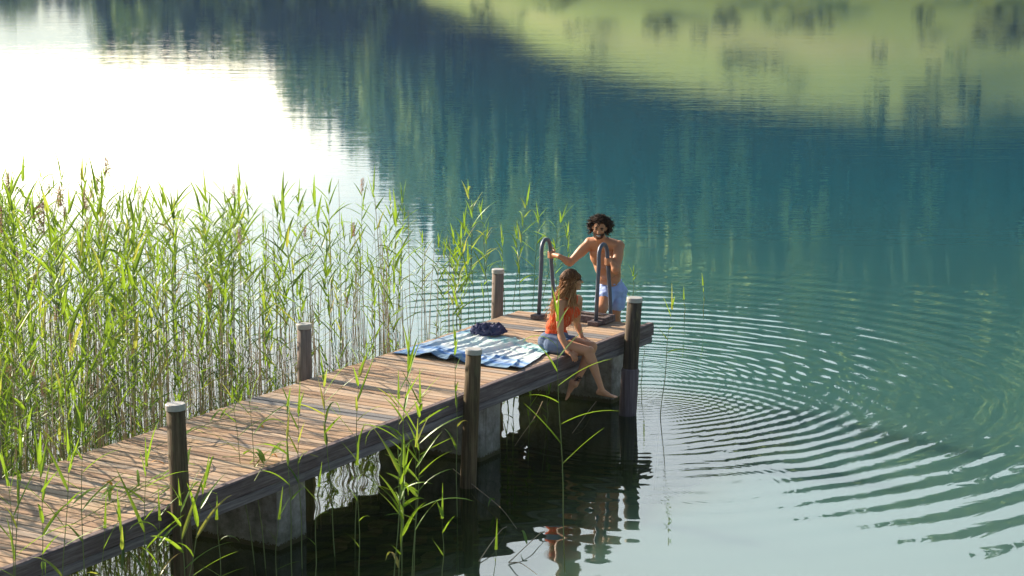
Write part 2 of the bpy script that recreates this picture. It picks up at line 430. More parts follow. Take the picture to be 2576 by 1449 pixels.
# ------------------------------------------------------------------ water
def build_water():
    mb = MB(); n = 96; b = 0
    mb.v.append((0, 20, 0))
    radii = [3, 8, 20, 60, 130, 185]
    for r in radii:
        for k in range(n):
            a = 2 * math.pi * k / n; mb.v.append((r * math.sin(a), 20 + r * math.cos(a) if r <= 60 else r * math.cos(a), 0))
    for k in range(n):
        k2 = (k + 1) % n; mb.face((0, 1 + k2, 1 + k))
        for i in range(len(radii) - 1): mb.face((1 + i * n + k, 1 + i * n + k2, 1 + (i + 1) * n + k2, 1 + (i + 1) * n + k))
    m = NT('lake_water'); p = m.pos(); s = m.n('ShaderNodeSeparateXYZ'); m.set(s.inputs[0], p)
    fx = m.n('ShaderNodeCombineXYZ'); m.set(fx.inputs[0], s.outputs[0]); m.set(fx.inputs[1], s.outputs[1]); q = fx.outputs[0]
    wob = m.math('MULTIPLY', m.math('SUBTRACT', m.noise(q, .9, 3, .55), .5), .22)
    def ring(cx, cy, lam, r0, r1, amp, fade=1.5):
        r = m.math('ADD', m.vmath('DISTANCE', q, (cx, cy, 0)), wob)
        ph = m.math('MULTIPLY', m.math('LOGARITHM', m.math('MAXIMUM', r, .05), math.e), 2 * math.pi / lam)
        w = m.math('SINE', ph)
        env = m.math('MULTIPLY', m.math('SMOOTH_MIN', m.math('DIVIDE', r, r0), 1, .2), m.math('MULTIPLY', m.math('SUBTRACT', r1, r), 1 / (.42 * r1), clamp=True))
        return m.math('MULTIPLY', m.math('MULTIPLY', w, m.math('MULTIPLY', r, amp * lam / (2 * math.pi))), env)
    h = ring(1.10, 22.1, .076, 1.2, 8.2, .032)
    mod = m.ramp(m.noise(q, .45, 3, .6), [(.34, .6), (.60, 1.1)])
    h = m.math('MULTIPLY', h, mod)
    calm = m.math('MAXIMUM', m.math('MULTIPLY', m.math('SUBTRACT', m.math('ADD', s.outputs[0], m.math('MULTIPLY', m.math('SUBTRACT', s.outputs[1], 17.5), .35)), 1.7), .7, clamp=True), m.math('MULTIPLY', m.math('SUBTRACT', s.outputs[1], 21.2), 1.0, clamp=True))
    h = m.math('MULTIPLY', h, m.math('ADD', .06, m.math('MULTIPLY', calm, .94)))
    h2 = ring(1.35, 20.4, .11, .6, 6.5, .016)
    h3 = ring(1.83, 17.96, .12, .2, 1.1, .012)
    h = m.math('ADD', h, m.math('ADD', h2, h3))
    dist = m.vmath('LENGTH', q)
    a1 = m.ramp(m.math('DIVIDE', dist, 130), [(.10, .10), (.18, .25), (.30, .8), (.6, 1.0)])
    n1 = m.noise(m.scale(q, (1.1, 3.6, 1)), 1, 3, .55, .4)
    n2 = m.noise(m.scale(q, (.16, .5, 1)), 1, 2, .5)
    wind = m.ramp(m.noise(m.scale(q, (.03, .05, 1)), 1, 2, .5), [(.3, .45), (.65, 1.0)])
    hw = m.math('MULTIPLY', m.math('MULTIPLY', m.math('ADD', m.math('MULTIPLY', n1, .0034), m.math('MULTIPLY', n2, .006)), a1), wind)
    h = m.math('ADD', h, hw)
    bp = m.n('ShaderNodeBump'); bp.inputs['Strength'].default_value = 1; bp.inputs['Distance'].default_value = 1; m.set(bp.inputs['Height'], h)
    fr = m.n('ShaderNodeFresnel'); fr.inputs['IOR'].default_value = 1.42; m.set(fr.inputs['Normal'], bp.outputs[0])
    gl = m.n('ShaderNodeBsdfGlossy'); gl.inputs['Roughness'].default_value = .012; m.set(gl.inputs['Normal'], bp.outputs[0]); m.set(gl.inputs[0], (.95, .97, .98))
    # shallow clear zone round the jetty, turbid turquoise further out
    e1 = m.vmath('DOT_PRODUCT', m.vmath('SUBTRACT', q, tuple(PA)), tuple(PN))       # distance out from the front edge
    e2 = m.vmath('DOT_PRODUCT', m.vmath('SUBTRACT', q, tuple(PA)), tuple(PD))
    out = m.math('MAXIMUM', m.math('SUBTRACT', e1, .2), m.math('MULTIPLY', e2, .8))
    out = m.math('ADD', out, m.math('MAXIMUM', m.math('ADD', e2, 1.1), 0))
    out = m.math('ADD', out, m.math('MULTIPLY', m.math('SUBTRACT', m.noise(q, .8, 3, .5), .5), 1.2))
    deep = m.ramp(m.math('DIVIDE', out, 10), [(0, .16), (.10, .35), (.20, .85), (.36, .98)])
    body = m.ramp(m.math('DIVIDE', dist, 100), [(.12, (.080, .135, .105)), (.22, (.036, .115, .105)), (.40, (.011, .095, .130)), (.9, (.012, .045, .12))])  # bluer with distance: haze tone of the reflections put into the water colour
    body = m.mix(m.ramp(deep, [(.3, 1.0), (.9, 0.0)]), body, (.085, .115, .032))
    df = m.n('ShaderNodeSubsurfaceScattering', falloff='BURLEY'); m.set(df.inputs[0], body); df.inputs['Scale'].default_value = 1.0; df.inputs['Radius'].default_value = (1.1, 1.3, 1.3)
    tp = m.n('ShaderNodeBsdfTransparent'); m.set(tp.inputs[0], (.60, .66, .40))
    x = m.n('ShaderNodeMixShader'); m.set(x.inputs[0], deep); m.t.links.new(tp.outputs[0], x.inputs[1]); m.t.links.new(df.outputs[0], x.inputs[2])
    y = m.n('ShaderNodeMixShader'); m.set(y.inputs[0], fr.outputs[0]); m.t.links.new(x.outputs[0], y.inputs[1]); m.t.links.new(gl.outputs[0], y.inputs[2])
    o = mb.build('water', m.done(y.outputs[0])); tag(o, kind='structure')
build_water()

# ------------------------------------------------------------------ jetty
def build_jetty():
    rng = random.Random(3)
    T = empty('jetty', PA, PROT); tag(T, 'weathered wooden jetty with plank deck on concrete supports, reaching out into the lake', 'jetty')
    mb = MB(); v = -.12; k = 0; END = -17.5
    while v > END:
        w = .086; mb.cur = (rng.random(), rng.random() * .95, 1)
        if k in (7, 8, 47, 48): mb.cur = (rng.random(), .99, 1)
        z = DECK - .004 + rng.uniform(-.0015, .0015); x0 = -1.62 + rng.uniform(-.012, .006)
        mb.box(x0, -.078, v - w, v, z - .028, z, .0035)
        v -= w + .0150; k += 1
    mb.build('decking', M['plank'], T)
    b = MB(); b.box(-.076, 0, END, .0, DECK - .135, DECK + .004, .012); b.build('edge_beam', M['fascia'], T)
    b = MB(); b.box(-.070, -.006, END, -.03, DECK - .212, DECK - .1372, .008); b.build('lower_beam', M['rail_low'], T)
    b = MB(); b.box(-1.58, -1.51, END, -.16, DECK - .34, DECK - .036, .008); b.build('deepened_back_beam', M['fascia'], T)  # made extra deep to block low sky light under the deck
    for u in (-.55, -1.05):
        b = MB(); b.box(u - .04, u + .04, END, -.16, DECK - .17, DECK - .034); b.build('joist', M['fascia'], T)
    b = MB(); b.box(-1.5, -.08, -.155, -.125, DECK - .17, DECK - .036); b.build('end_beam', M['fascia'], T)
    for vc in (-.22, -2.97, -6.17, -9.4, -12.6, -15.8):
        b = MB(); x0, x1, y0, y1 = -1.45, -.28, vc - .2, vc + .2
        nx, nz = 14, 8                           # a slightly rough block
        def pt(x, y, z): 
            q = Vector((x * 5, (y) * 5, z * 5)); d = .012 * mnoise.noise(q); e = .012 * mnoise.noise(q + Vector((9, 3, 1)))
            return (x + d, y + e, z)
        b.box(x0, x1, y0, y1, -.9, DECK - .21, .015)
        o = b.build('concrete_support', M['concrete'], T)
        me = o.data
        import bmesh
        bm = bmesh.new(); bm.from_mesh(me); bmesh.ops.subdivide_edges(bm, edges=bm.edges[:], cuts=6, use_grid_fill=True)
        for vv in bm.verts: vv.co = pt(*vv.co)
        bm.to_mesh(me); bm.free()
    return T
build_jetty()

def post(name, u, v, ztop, r, mat, label, lean=(0, 0), sleeve=None, group='jetty posts'):
    base = L(u, v, 0)
    T = empty(name, base, 0); tag(T, label, 'post', group)
    b = MB(); n = 20; zs = [-.9, 0, .4, .8, ztop - .05]
    def ctr(z): return (lean[0] * (z - DECK), lean[1] * (z - DECK))
    b.tube([(*ctr(z), z) for z in zs], [r * 1.03, r * 1.03, r * 1.01, r, r * .97], n)
    b.build('pole', mat, T, True)
    c = MB(); z0 = ztop - .042
    rr = r * 1.045
    c.tube([(*ctr(z0 - .004), z0 - .004), (*ctr(ztop - .006), ztop - .006), (*ctr(ztop), ztop)], [rr, rr, rr * .93], 24)
    c.build('cap', M['cap'], T)
    if sleeve:
        s = MB(); s.tube([(*ctr(z), z) for z in (-.9, .2, sleeve - .02, sleeve)], [r * 1.16, r * 1.16, r * 1.16, r * 1.06], n); s.build('sleeve', M['sleeve'], T, True)
    return T
post('mooring_post', .10, -8.05, 1.64, .072, M['post'], 'tall brown post with white cap at the front edge, nearest to the camera', (-.02, 0))
post('mooring_post', .10, -3.94, 1.29, .073, M['post'], 'short greenish brown post with grey cap in front of the spread towel', (.045, 0))
post('mooring_post', .115, -.75, 1.25, .080, M['post_dark'], 'dark post with white cap and lower sleeve at the jetty end, right of the couple', (.05, 0), sleeve=.50)
post('mooring_post', -1.72, -4.00, 1.35, .070, M['post_grey'], 'grey brown post standing behind the deck among the reeds, left of the towel', (.01, 0))
post('mooring_post', -1.72, -.41, 1.34, .066, M['post_grey'], 'pale grey wooden post at the far back corner, left of the ladder', (.02, 0))
post('mooring_post', -1.72, -8.1, 1.23, .070, M['post_grey'], 'brown post at the left picture edge almost hidden by reeds')

# ------------------------------------------------------------------ ladder
def build_ladder():
    T = empty('bathing_ladder', PA, PROT); tag(T, 'grey metal bathing ladder with two tall hooped handrails at the jetty end', 'ladder')
    metal = mat_simple('ladder_metal', (.105, .12, .165), .45, .5, .2, 12, .35)
    for u in (-1.19, -.49):
        f = Vector((u, -.42, DECK)); a0 = Vector((u, -.36, DECK + .66)); c = Vector((u, -.265, DECK + .70)); R = .098
        pts = [f, f.lerp(a0, .5), a0]
        for k in range(0, 9):
            an = math.pi - math.pi * k / 8; pts.append((u, c.y + R * math.cos(an), c.z + .03 + R * 1.25 * math.sin(an)))
        pts += [(u, -.15, DECK + .62), (u, -.10, DECK + .3), (u, -.07, DECK), (u, -.04, .3), (u, -.02, -.7)]
        b = MB(); b.tube(pts, .0215, 12); b.build('handrail', metal, T, True)
        b = MB(); b.box(u - .065, u + .065, -.42 - .075, -.42 + .075, DECK + .002, DECK + .048, .006); b.build('foot_block', M['fascia'], T)
    for z in (.38, .10, -.18, -.46):
        b = MB(); y = -.03; b.box(-1.19, -.49, y - .03, y + .06, z, z + .03, .004); b.build('rung', metal, T)
    return T
build_ladder()
def build_step():
    T = empty('landing_frame', PA, PROT); tag(T, 'low timber landing frame with yellow moss patch between the ladder feet', 'step')
    b = MB(); z0, z1 = DECK + .002, DECK + .075
    b.box(-.86, -.40, -.20, -.13, z0, z1, .006); b.box(-.86, -.40, -.36, -.31, z0, z1, .006); b.box(-.46, -.40, -.305, -.205, z0, z1, .006); b.box(-.86, -.81, -.305, -.205, z0, z1, .006)
    b.build('frame', M['fascia'], T)
    b = MB(); b.box(-.805, -.465, -.30, -.21, z0, z0 + .045, .004); b.build('moss_bed', mat_simple('moss', (.42, .33, .07), .9, .1, .4, 30), T)
build_step()

# ------------------------------------------------------------------ towel and garment
def fbm(x, y, s=0, o=3):
    t = 0; a = 1
    for k in range(o): t += a * mnoise.noise(Vector((x, y, s + k * 7.1))); x *= 2; y *= 2; a *= .5
    return t
def build_towel():
    cn = [(-1.56, -2.74), (-1.52, -1.26), (-.27, -1.76), (-.07, -2.78)]
    nu, nv = 150, 90
    mb = MB(); cols = []
    def base(s, t):
        a = Vector(cn[0]).lerp(Vector(cn[1]), t); b = Vector(cn[3]).lerp(Vector(cn[2]), t); return a.lerp(b, s)
    for i in range(nu + 1):
        for j in range(nv + 1):
            s = i / nu; t = j / nv; p = base(s, t)
            edge = min(s, 1 - s, t, 1 - t)
            sw = fbm(s * 1.5 + 3, t * 1.5, 2, 2) * .10; lean_ = .16 * (t - .5)
            r1 = math.exp(-((s - .57 - lean_ + sw * .4) / .014) ** 2) * .034
            for (c_, am, wd_, ls, t0, tw_) in ((.10, .022, .016, .05, .6, .5), (.20, .030, .020, .10, .7, .4), (.31, .026, .014, -.05, .4, .5), (.40, .030, .016, .22, .8, .3), (.48, .018, .012, .1, .3, .3), (.66, .014, .010, .20, .5, .4), (.74, .018, .014, .05, .2, .3), (.83, .016, .012, .25, .5, .5), (.92, .020, .012, .0, .15, .3)):
                r1 += am * math.exp(-abs((s - c_ - ls * (t - .5) + sw * .5) / wd_) ** 1.4) * math.exp(-((t - t0) / tw_) ** 2)
            r2 = max(0, mnoise.noise(Vector((s * 26, t * 4.5, 5)))) * .014
            r3 = max(0, mnoise.noise(Vector((s * 11 - t * 14, t * 3, 9)))) * .012
            bumpy = math.exp(-((s - .30) / .08) ** 2 - ((t - .02) / .12) ** 2) * .05 + math.exp(-((s - .50) / .05) ** 2 - (t / .10) ** 2) * .05 + math.exp(-((s - .97) / .05) ** 2 - (t / .07) ** 2) * .03
            z = .006 + r1 + (r2 + r3) * (.35 + .9 * min(1, edge * 8)) + bumpy + .002 * mnoise.noise(Vector((s * 60, t * 60, 1)))
            wob = .022 * mnoise.noise(Vector((s * 5, t * 5, 20))); wo2 = .022 * mnoise.noise(Vector((s * 5, t * 5, 30)))
            mb.v.append((p.x + wob, p.y + wo2, DECK + max(.004, z)))
            # printed pattern: teal far side, white middle, blue toward the near edge
            q = t + .10 * fbm(s * 2.2, t * 3.5, 40, 3)
            stops = [(0, (.20, .30, .42)), (.07, (.24, .38, .52)), (.12, (.10, .24, .58)), (.2, (.55, .66, .76)), (.29, (.14, .32, .68)), (.37, (.62, .74, .80)), (.5, (.78, .84, .84)), (.62, (.66, .82, .80)), (.72, (.80, .86, .84)), (.82, (.30, .62, .62)), (.90, (.62, .80, .76)), (1, (.42, .72, .70))]
            c = [float(np.interp(q, [x[0] for x in stops], [x[1][k] for x in stops])) for k in range(3)]
            if s < .16: k_ = (1 - s / .16) * .8; c = [c[n] * (1 - k_) + (.13, .26, .50)[n] * k_ for n in range(3)]
            cols.append((*c, 1))
    for i in range(nu):
        for j in range(nv):
            a = i * (nv + 1) + j; mb.face((a, a + nv + 1, a + nv + 2, a + 1))
    me = mb.mesh('beach_towel', None, True)
    at = me.color_attributes.new('print', 'FLOAT_COLOR', 'POINT'); at.data.foreach_set('color', np.array(cols, dtype=np.float32).ravel())
    m = NT('towel_cloth'); f = m.noise(m.obj(), 260, 2, .5)
    me.materials.append(m.done(m.pbr(m.attr('print').outputs['Color'], .95, m.bump(f, .35, .003), .1)))
    T = empty('beach_towel', PA, PROT); tag(T, 'large rumpled beach towel in white, turquoise and blue spread on the deck', 'towel')
    o = bpy.data.objects.new('cloth', me); COL.objects.link(o); o.parent = T
    sol = o.modifiers.new('thick', 'SOLIDIFY'); sol.thickness = .004; sol.offset = 1
    # dark hem
    idx = [i * (nv + 1) for i in range(nu + 1)] + [nu * (nv + 1) + j for j in range(1, nv + 1)]
    b = MB(); b.tube([Vector(mb.v[k]) + Vector((0, 0, .002)) for k in idx[::2]], .0045, 5); b.build('hem', mat_simple('towel_hem', (.03, .06, .12), .9), T, True)
build_towel()
def crumple(name, c, R, hgt, mat, label, cat, seed):
    T = empty(name, c, 0.4); tag(T, label, cat); mb = MB(); nu, nv = 72, 26
    rng = random.Random(seed)
    for j in range(nv + 1):
        t = j / nv
        for i in range(nu):
            an = 2 * math.pi * i / nu; x = math.cos(an); y = math.sin(an)
            R1 = 1 + .30 * fbm(x * 1.3 + seed, y * 1.3, 1, 2)
            fold = abs(fbm(x * 2.6 * (1 - .4 * t) + seed, y * 2.6 * (1 - .4 * t), t * 3, 3)) 
            prof = math.sin(math.pi / 2 * (1 - t)) ** .7
            rr = prof * R1 * (1 - .30 * fold)
            z = (math.sin(math.pi / 2 * t) ** 1.1) * hgt * (1 - .75 * fold) + .004
            z += .035 * fbm(x * rr * 4, y * rr * 4, seed + 3, 3) * (1 if 0 < t else 0)
            mb.v.append((x * rr * R[0], y * rr * R[1], max(.003, z)))
    for j in range(nv):
        for i in range(nu):
            a = j * nu + i; b = j * nu + (i + 1) % nu; mb.face((a, b, b + nu, a + nu))
    mb.build('fabric', mat, T, True)
crumple('crumpled_shirt', L(-1.19, -1.50, DECK + .03), (.20, .16), .10, mat_simple('navy_cotton', (.06, .065, .13), .9, .15, .4, 60), 'crumpled navy shirt lying on the towel', 'shirt', 4)
def stain():  # thin flat piece standing in for a pale stain on the planks
    o = empty('pale_fleck', L(-.86, -1.0, DECK + .004), 0); tag(o, 'small flat pale scrap lying on the planks beside the shirt', 'pale scrap')
    b = MB(); pts = [(-.06, -.012), (-.03, -.035), (.05, -.03), (.075, 0), (.04, .03), (-.045, .025)]
    z = .003; b.v = [(x, y, z) for x, y in pts] + [(x, y, 0) for x, y in pts]; b.face(range(6))
    for i in range(6): b.face((i, 6 + i, 6 + (i + 1) % 6, (i + 1) % 6))
    b.build('sheet', mat_simple('fleck', (.62, .55, .48), .8), o)
stain()

# ------------------------------------------------------------------ people
def remesh(name, mb, mat, voxel, smooth=6, parent=None, disp=None):
    me = mb.mesh(name + '_raw', None)
    o = bpy.data.objects.new(name + '_raw', me); COL.objects.link(o)
    r = o.modifiers.new('r', 'REMESH'); r.mode = 'VOXEL'; r.voxel_size = voxel; r.use_smooth_shade = True
    s = o.modifiers.new('s', 'SMOOTH'); s.factor = .5; s.iterations = smooth
    dg = bpy.context.evaluated_depsgraph_get(); dg.update()
    new = bpy.data.meshes.new_from_object(o.evaluated_get(dg), depsgraph=dg); new.name = name
    bpy.data.objects.remove(o); bpy.data.meshes.remove(me)
    if disp:
        co = np.empty(len(new.vertices) * 3, dtype=np.float32); new.vertices.foreach_get('co', co); co = co.reshape(-1, 3)
        nn = np.empty(len(new.vertices) * 3, dtype=np.float32); new.vertices.foreach_get('normal', nn); nn = nn.reshape(-1, 3)
        for i in range(len(co)): co[i] += nn[i] * disp(Vector(co[i]))
        new.vertices.foreach_set('co', co.ravel()); new.update()
    new.materials.clear(); new.materials.append(mat)
    new.polygons.foreach_set('use_smooth', [True] * len(new.polygons))
    ob = bpy.data.objects.new(name, new); COL.objects.link(ob)
    if parent: ob.parent = parent; ob.matrix_parent_inverse = Matrix.Translation(-parent.location)
    return ob
def attach(ob, parent): ob.parent = parent; ob.matrix_parent_inverse = Matrix.Translation(-parent.location); return ob
class Body(MB):
    def limb(s, p, q, r1, r2, n=5, bulge=0.0, at=.35):
        p, q = Vector(p), Vector(q); pts = []; rr = []
        for k in range(n + 1):
            t = k / n; pts.append(p.lerp(q, t)); rr.append(r1 + (r2 - r1) * t + bulge * math.exp(-((t - at) / .25) ** 2))
        s.tube(pts, rr, 14); s.sphere(p, r1, nu=14, nv=10); s.sphere(q, r2, nu=14, nv=10)
    def chain(s, pts, rr, n=12):
        pts = [Vector(p) for p in pts]
        for i in range(len(pts) - 1): s.limb(pts[i], pts[i + 1], rr[i], rr[i + 1], 3)
def frame(fwd, up):
    f = Vector(fwd).normalized(); u = Vector(up); u = (u - f * u.dot(f)).normalized(); r = f.cross(u)   # r = the figure's right
    return Matrix((r, f, u)).transposed()          # local x = right, y = forward, z = up
def head(b, C, Mx, s=1.0, male=True):
    A = lambda x, y, z: C + Mx @ (Vector((x, y, z)) * s)
    b.sphere(A(0, -.012, .035), (.074 * s, .094 * s, .082 * s), Mx, 20, 14)           # skull
    b.sphere(A(0, .022, -.005), (.064 * s, .070 * s, .085 * s), Mx, 20, 14)            # face
    b.sphere(A(0, .030, -.062), (.050 * s, .050 * s, .046 * s), Mx, 16, 10)             # jaw
    b.sphere(A(0, .066, -.095), (.022 * s, .018 * s, .016 * s), Mx)                     # chin
    b.limb(A(0, .084, .012), A(0, .108, -.028), .007 * s, .0125 * s)                    # nose
    b.sphere(A(-.012, .097, -.032), .008 * s); b.sphere(A(.012, .097, -.032), .008 * s)
    b.limb(A(-.040, .072, .030), A(-.012, .086, .028), .009 * s, .008 * s); b.limb(A(.040, .072, .030), A(.012, .086, .028), .009 * s, .008 * s)  # brow ridge
    for x in (-.040, .040): b.sphere(A(x, .062, -.022), (.020 * s, .016 * s, .017 * s), Mx)   # cheek
    b.sphere(A(0, .083, -.066), (.022 * s, .011 * s, .007 * s), Mx); b.sphere(A(0, .084, -.056), (.022 * s, .010 * s, .005 * s), Mx)  # lips
    for x in (-.074, .074):
        b.sphere(A(x, -.008, -.004), (.010 * s, .018 * s, .030 * s), Mx)
def hand(b, W_, Mx, s=1.0, curl=(.5, .7, .5), side=1, thumb=(.9, .5), spread=.12):
    """wrist W_, local: y = fingers, x = towards thumb, z = back of the hand"""
    A = lambda x, y, z: W_ + Mx @ (Vector((x * side, y, z)) * s)
    b.limb(A(-.006, 0, 0), A(-.008, .035, 0), .022 * s, .024 * s)
    for k, x in enumerate((.028, .010, -.009, -.027)):
        b.limb(A(x * .5, .02, 0), A(x, .085, 0), .015 * s, .0115 * s)
    lens = ((.040, .024, .019), (.045, .028, .020), (.042, .026, .019), (.033, .020, .017))
    for k, x in enumerate((.028, .010, -.009, -.027)):
        p = Vector((x, .085, 0)); an = 0; sp = (1.5 - k) * spread
        for j in range(3):
            an += curl[j] * (1 + .06 * k); q = p + Vector((math.sin(sp) * math.cos(an), math.cos(sp) * math.cos(an), -math.sin(an))) * lens[k][j]
            b.limb(A(*p), A(*q), (.0092, .0086, .0078)[j] * s, (.0086, .0078, .0065)[j] * s, 2); p = q
    p = Vector((.020, .022, -.004))
    for j, (ln, a) in enumerate(((.042, thumb[0]), (.032, thumb[0] * .55), (.026, thumb[0] * .2))):
        q = p + Vector((math.sin(a), math.cos(a), -thumb[1] * (.3 + .5 * j))).normalized() * ln
        b.limb(A(*p), A(*q), (.0125, .0105, .0095)[j] * s, (.0105, .0095, .007)[j] * s, 2); p = q
def foot(b, ank, toe_dir, up, s=1.0, side=1):
    Mx = frame(toe_dir, up); A = lambda x, y, z: Vector(ank) + Mx @ (Vector((x, y, z)) * s)
    b.limb(A(0, 0, .0), A(0, -.028, -.045), .034 * s, .028 * s)                 # heel
    b.limb(A(0, .0, -.02), A(0, .085, -.052), .033 * s, .024 * s)
    b.limb(A(0, -.02, -.048), A(0, .08, -.058), .026 * s, .019 * s)
    for x in (-.026, 0, .024): b.limb(A(x * .4, .05, -.055), A(x, .135, -.062), .020 * s, .0135 * s)
    for k, (x, ln, r) in enumerate(((-.031, .040, .0125), (-.013, .040, .009), (.002, .036, .0085), (.017, .031, .008), (.030, .025, .0075))):
        b.limb(A(x * side, .135, -.062), A(x * side * 1.1, .135 + ln, -.068), r * s, r * .85 * s, 2)
def skin_mat(name, col):
    m = NT(name); o = m.pos(); f = m.noise(o, 9, 3, .6); g = m.noise(o, 60, 2, .5)
    c = m.mix(f, tuple(x * .86 for x in col), tuple(min(1, x * 1.12) for x in col))
    x = m.pbr(c, .48, m.bump(g, .12, .002), .35)
    x.node.inputs['Subsurface Weight'].default_value = .12; x.node.inputs['Subsurface Scale'].default_value = .01
    x.node.inputs['Subsurface Radius'].default_value = (1, .4, .25)
    return m.done(x)
def hair_mat(name, stops):
    m = NT(name); c = m.ramp(m.n('ShaderNodeSeparateColor').outputs[0], stops); m.t.nodes.remove(m.t.nodes[-1]) if False else None
    sp = [n for n in m.t.nodes if n.type == 'SEPARATE_COLOR'][0]; m.set(sp.inputs[0], m.attr().outputs['Color'])
    return m.done(m.pbr(c, .6, None, .15))
def smoothpath(pts, n):
    """Catmull-Rom"""
    P_ = [Vector(p) for p in pts]; P_ = [P_[0] * 2 - P_[1]] + P_ + [P_[-1] * 2 - P_[-2]]; out = []
    segs = len(P_) - 3
    for k in range(n + 1):
        t = k / n * segs; i = min(int(t), segs - 1); t -= i; a, b_, c, d = P_[i:i + 4]
        out.append(.5 * ((2 * b_) + (c - a) * t + (2 * a - 5 * b_ + 4 * c - d) * t * t + (3 * b_ - a - 3 * c + d) * t ** 3))
    return out

def build_woman():
    rng = random.Random(11)
    base = L(-.2, -1.85, DECK); T = empty('person', base)
    tag(T, 'woman in orange top and denim shorts sitting on the jetty edge with legs crossed', 'person')
    skin = skin_mat('tanned_skin', (.58, .27, .14))
    hipR = P(1392, 866, 19.84); hipL = P(1412, 862, 20.12); pel = P(1389, 858, 19.97)
    knR = P(1480, 884, 19.58); anR = P(1513, 978, 19.44)
    knL = P(1490, 872, 19.80); anL = P(1447, 968, 19.66)
    waist = P(1399, 822, 19.98); chest = P(1424, 780, 19.96); neck0 = P(1433, 752, 19.98); hc = P(1440, 707, 19.97)
    shR = P(1407, 764, 19.82); elR = P(1410, 842, 19.72); wrR = P(1428, 884, 19.60)
    shL = P(1455, 752, 20.14); elL = P(1451, 812, 20.22); wrL = P(1465, 851, 20.12)
    fwd = PN.copy(); up = Vector((0, 0, 1))
    b = Body()
    B = frame((.80, -.55, .12), (.30, 0, 1))
    b.sphere(pel, (.155, .125, .105), B, 20, 14); b.sphere(P(1400, 838, 19.97), (.135, .095, .09), B, 18, 12)
    b.sphere(waist, (.118, .086, .10), B, 18, 12); b.sphere(waist.lerp(chest, .5), (.125, .090, .09), B, 18, 12)
    b.sphere(chest, (.140, .098, .115), B, 18, 12)
    b.limb(chest.lerp(shR, .75), chest.lerp(shL, .75), .050, .050)
    for sgn in (-1, 1): b.sphere(chest + B @ Vector((sgn * .058, .070, -.020)), .050)
    b.limb(shR, neck0, .040, .045); b.limb(shL, neck0, .040, .045)
    b.limb(neck0, hc + Vector((-.012, .004, -.045)), .046, .042)
    # legs
    b.limb(hipR, knR, .086, .052, 6, .010, .3); b.limb(knR, anR, .050, .029, 7, .010, .28)
    b.sphere(knR + Vector((.012, -.01, .005)), .050)
    b.limb(hipL, knL, .086, .052, 6, .010, .3); b.limb(knL, anL, .050, .029, 7, .010, .28)
    foot(b, anR, (anR - P(1475, 950, 19.5)).normalized() * .25 + Vector((1.1, -.2, -.02)), (.2, 0, .95), .92, 1)
    foot(b, anL, Vector((-.16, -.12, -1)), Vector((.9, -.4, -.15)), .92, -1)
    # arms
    b.limb(shR, elR, .043, .033, 5, .005, .3); b.limb(elR, wrR, .034, .022, 5, .006, .25)
    b.limb(shL, elL, .043, .033, 5, .005, .3); b.limb(elL, wrL, .034, .022, 5, .006, .25)
    hd = (P(1446, 897, 19.54) - wrR).normalized()
    hand(b, wrR, frame(hd, Vector((.35, -.6, .75))), .88, (.45, .6, .35), -1, (.7, .3))
    hand(b, wrL, frame(Vector((.75, -.45, -.28)), up), .88, (.35, .4, .3), 1, (.7, .2))
    HM = frame(Vector((.97, .17, .12)), Vector((-.06, 0, 1)))
    head(b, hc, HM, .93, False)
    body = remesh('body', b, skin, .0062, 5, T)
    # clothes ----------------------------------------------------
    top = Body()
    k = .007
    top.sphere(chest, (.140 + k, .098 + k, .105), B, 18, 12); top.sphere(waist, (.118 + k, .086 + k, .10), B, 18, 12)
    top.sphere(waist.lerp(chest, .5), (.132 + k, .098 + k, .10), B, 18, 12); top.sphere(P(1400, 838, 19.97), (.135 + k, .095 + k, .075), B, 18, 12)
    top.sphere(chest + Vector((0, 0, -.04)), (.148, .108, .095), B, 18, 12); top.sphere(chest + B @ Vector((0, .06, -.03)), (.10, .055, .075), B, 18, 12)
    for sgn in (-1, 1): top.sphere(chest + B @ Vector((sgn * .058, .070, -.020)), .055)
    m = NT('orange_fabric'); f = m.noise(m.pos(), 14, 3, .6)
    rib = m.n('ShaderNodeTexWave', wave_type='BANDS'); rib.inputs['Scale'].default_value = 60; m.set(rib.inputs['Vector'], m.pos())
    org = m.done(m.pbr(m.mix(f, (.74, .060, .014), (.90, .115, .020)), .75, m.bump(m.math('ADD', rib.outputs[1], f), .25, .002), .2))
    remesh('tank_top', top, org, .007, 4, T, lambda p: .004 * mnoise.noise(p * 16))
    s = MB()
    for sg, sh in ((1, shR), (-1, shL)):
        fr = chest + B @ Vector((.055 * sg, .088, .06)); tp = sh.lerp(neck0, .38) + Vector((0, 0, .045)); bk = chest + B @ Vector((.055 * sg, -.098, .06))
        s.tube(smoothpath([fr, fr.lerp(tp, .6) + B @ Vector((0, .018, .01)), tp, bk.lerp(tp, .6) + B @ Vector((0, -.02, .01)), bk], 14), .008, 6)
    attach(s.build('strap', org, None, True), T)
    sh = Body(); k = .011
    sh.sphere(pel, (.155 + k, .125 + k, .108), B, 20, 14); sh.sphere(P(1400, 842, 19.97), (.135 + k, .098 + k, .06), B, 18, 12)
    sh.sphere(P(1384, 860, 19.95), (.140, .120, .100), B, 18, 12); sh.limb(hipR, hipR.lerp(knR, .34), .088 + k, .078 + k); sh.limb(hipL, hipL.lerp(knL, .34), .088 + k, .078 + k)
    m = NT('denim'); o = m.pos(); f = m.noise(o, 12, 4, .7); g = m.noise(m.scale(o, (160, 160, 60)), 1, 2, .5)
    den = m.done(m.pbr(m.mix(m.math('MULTIPLY', m.math('ADD', f, g), .5), (.075, .105, .19), (.20, .26, .38)), .9, m.bump(g, .3, .002), .1))
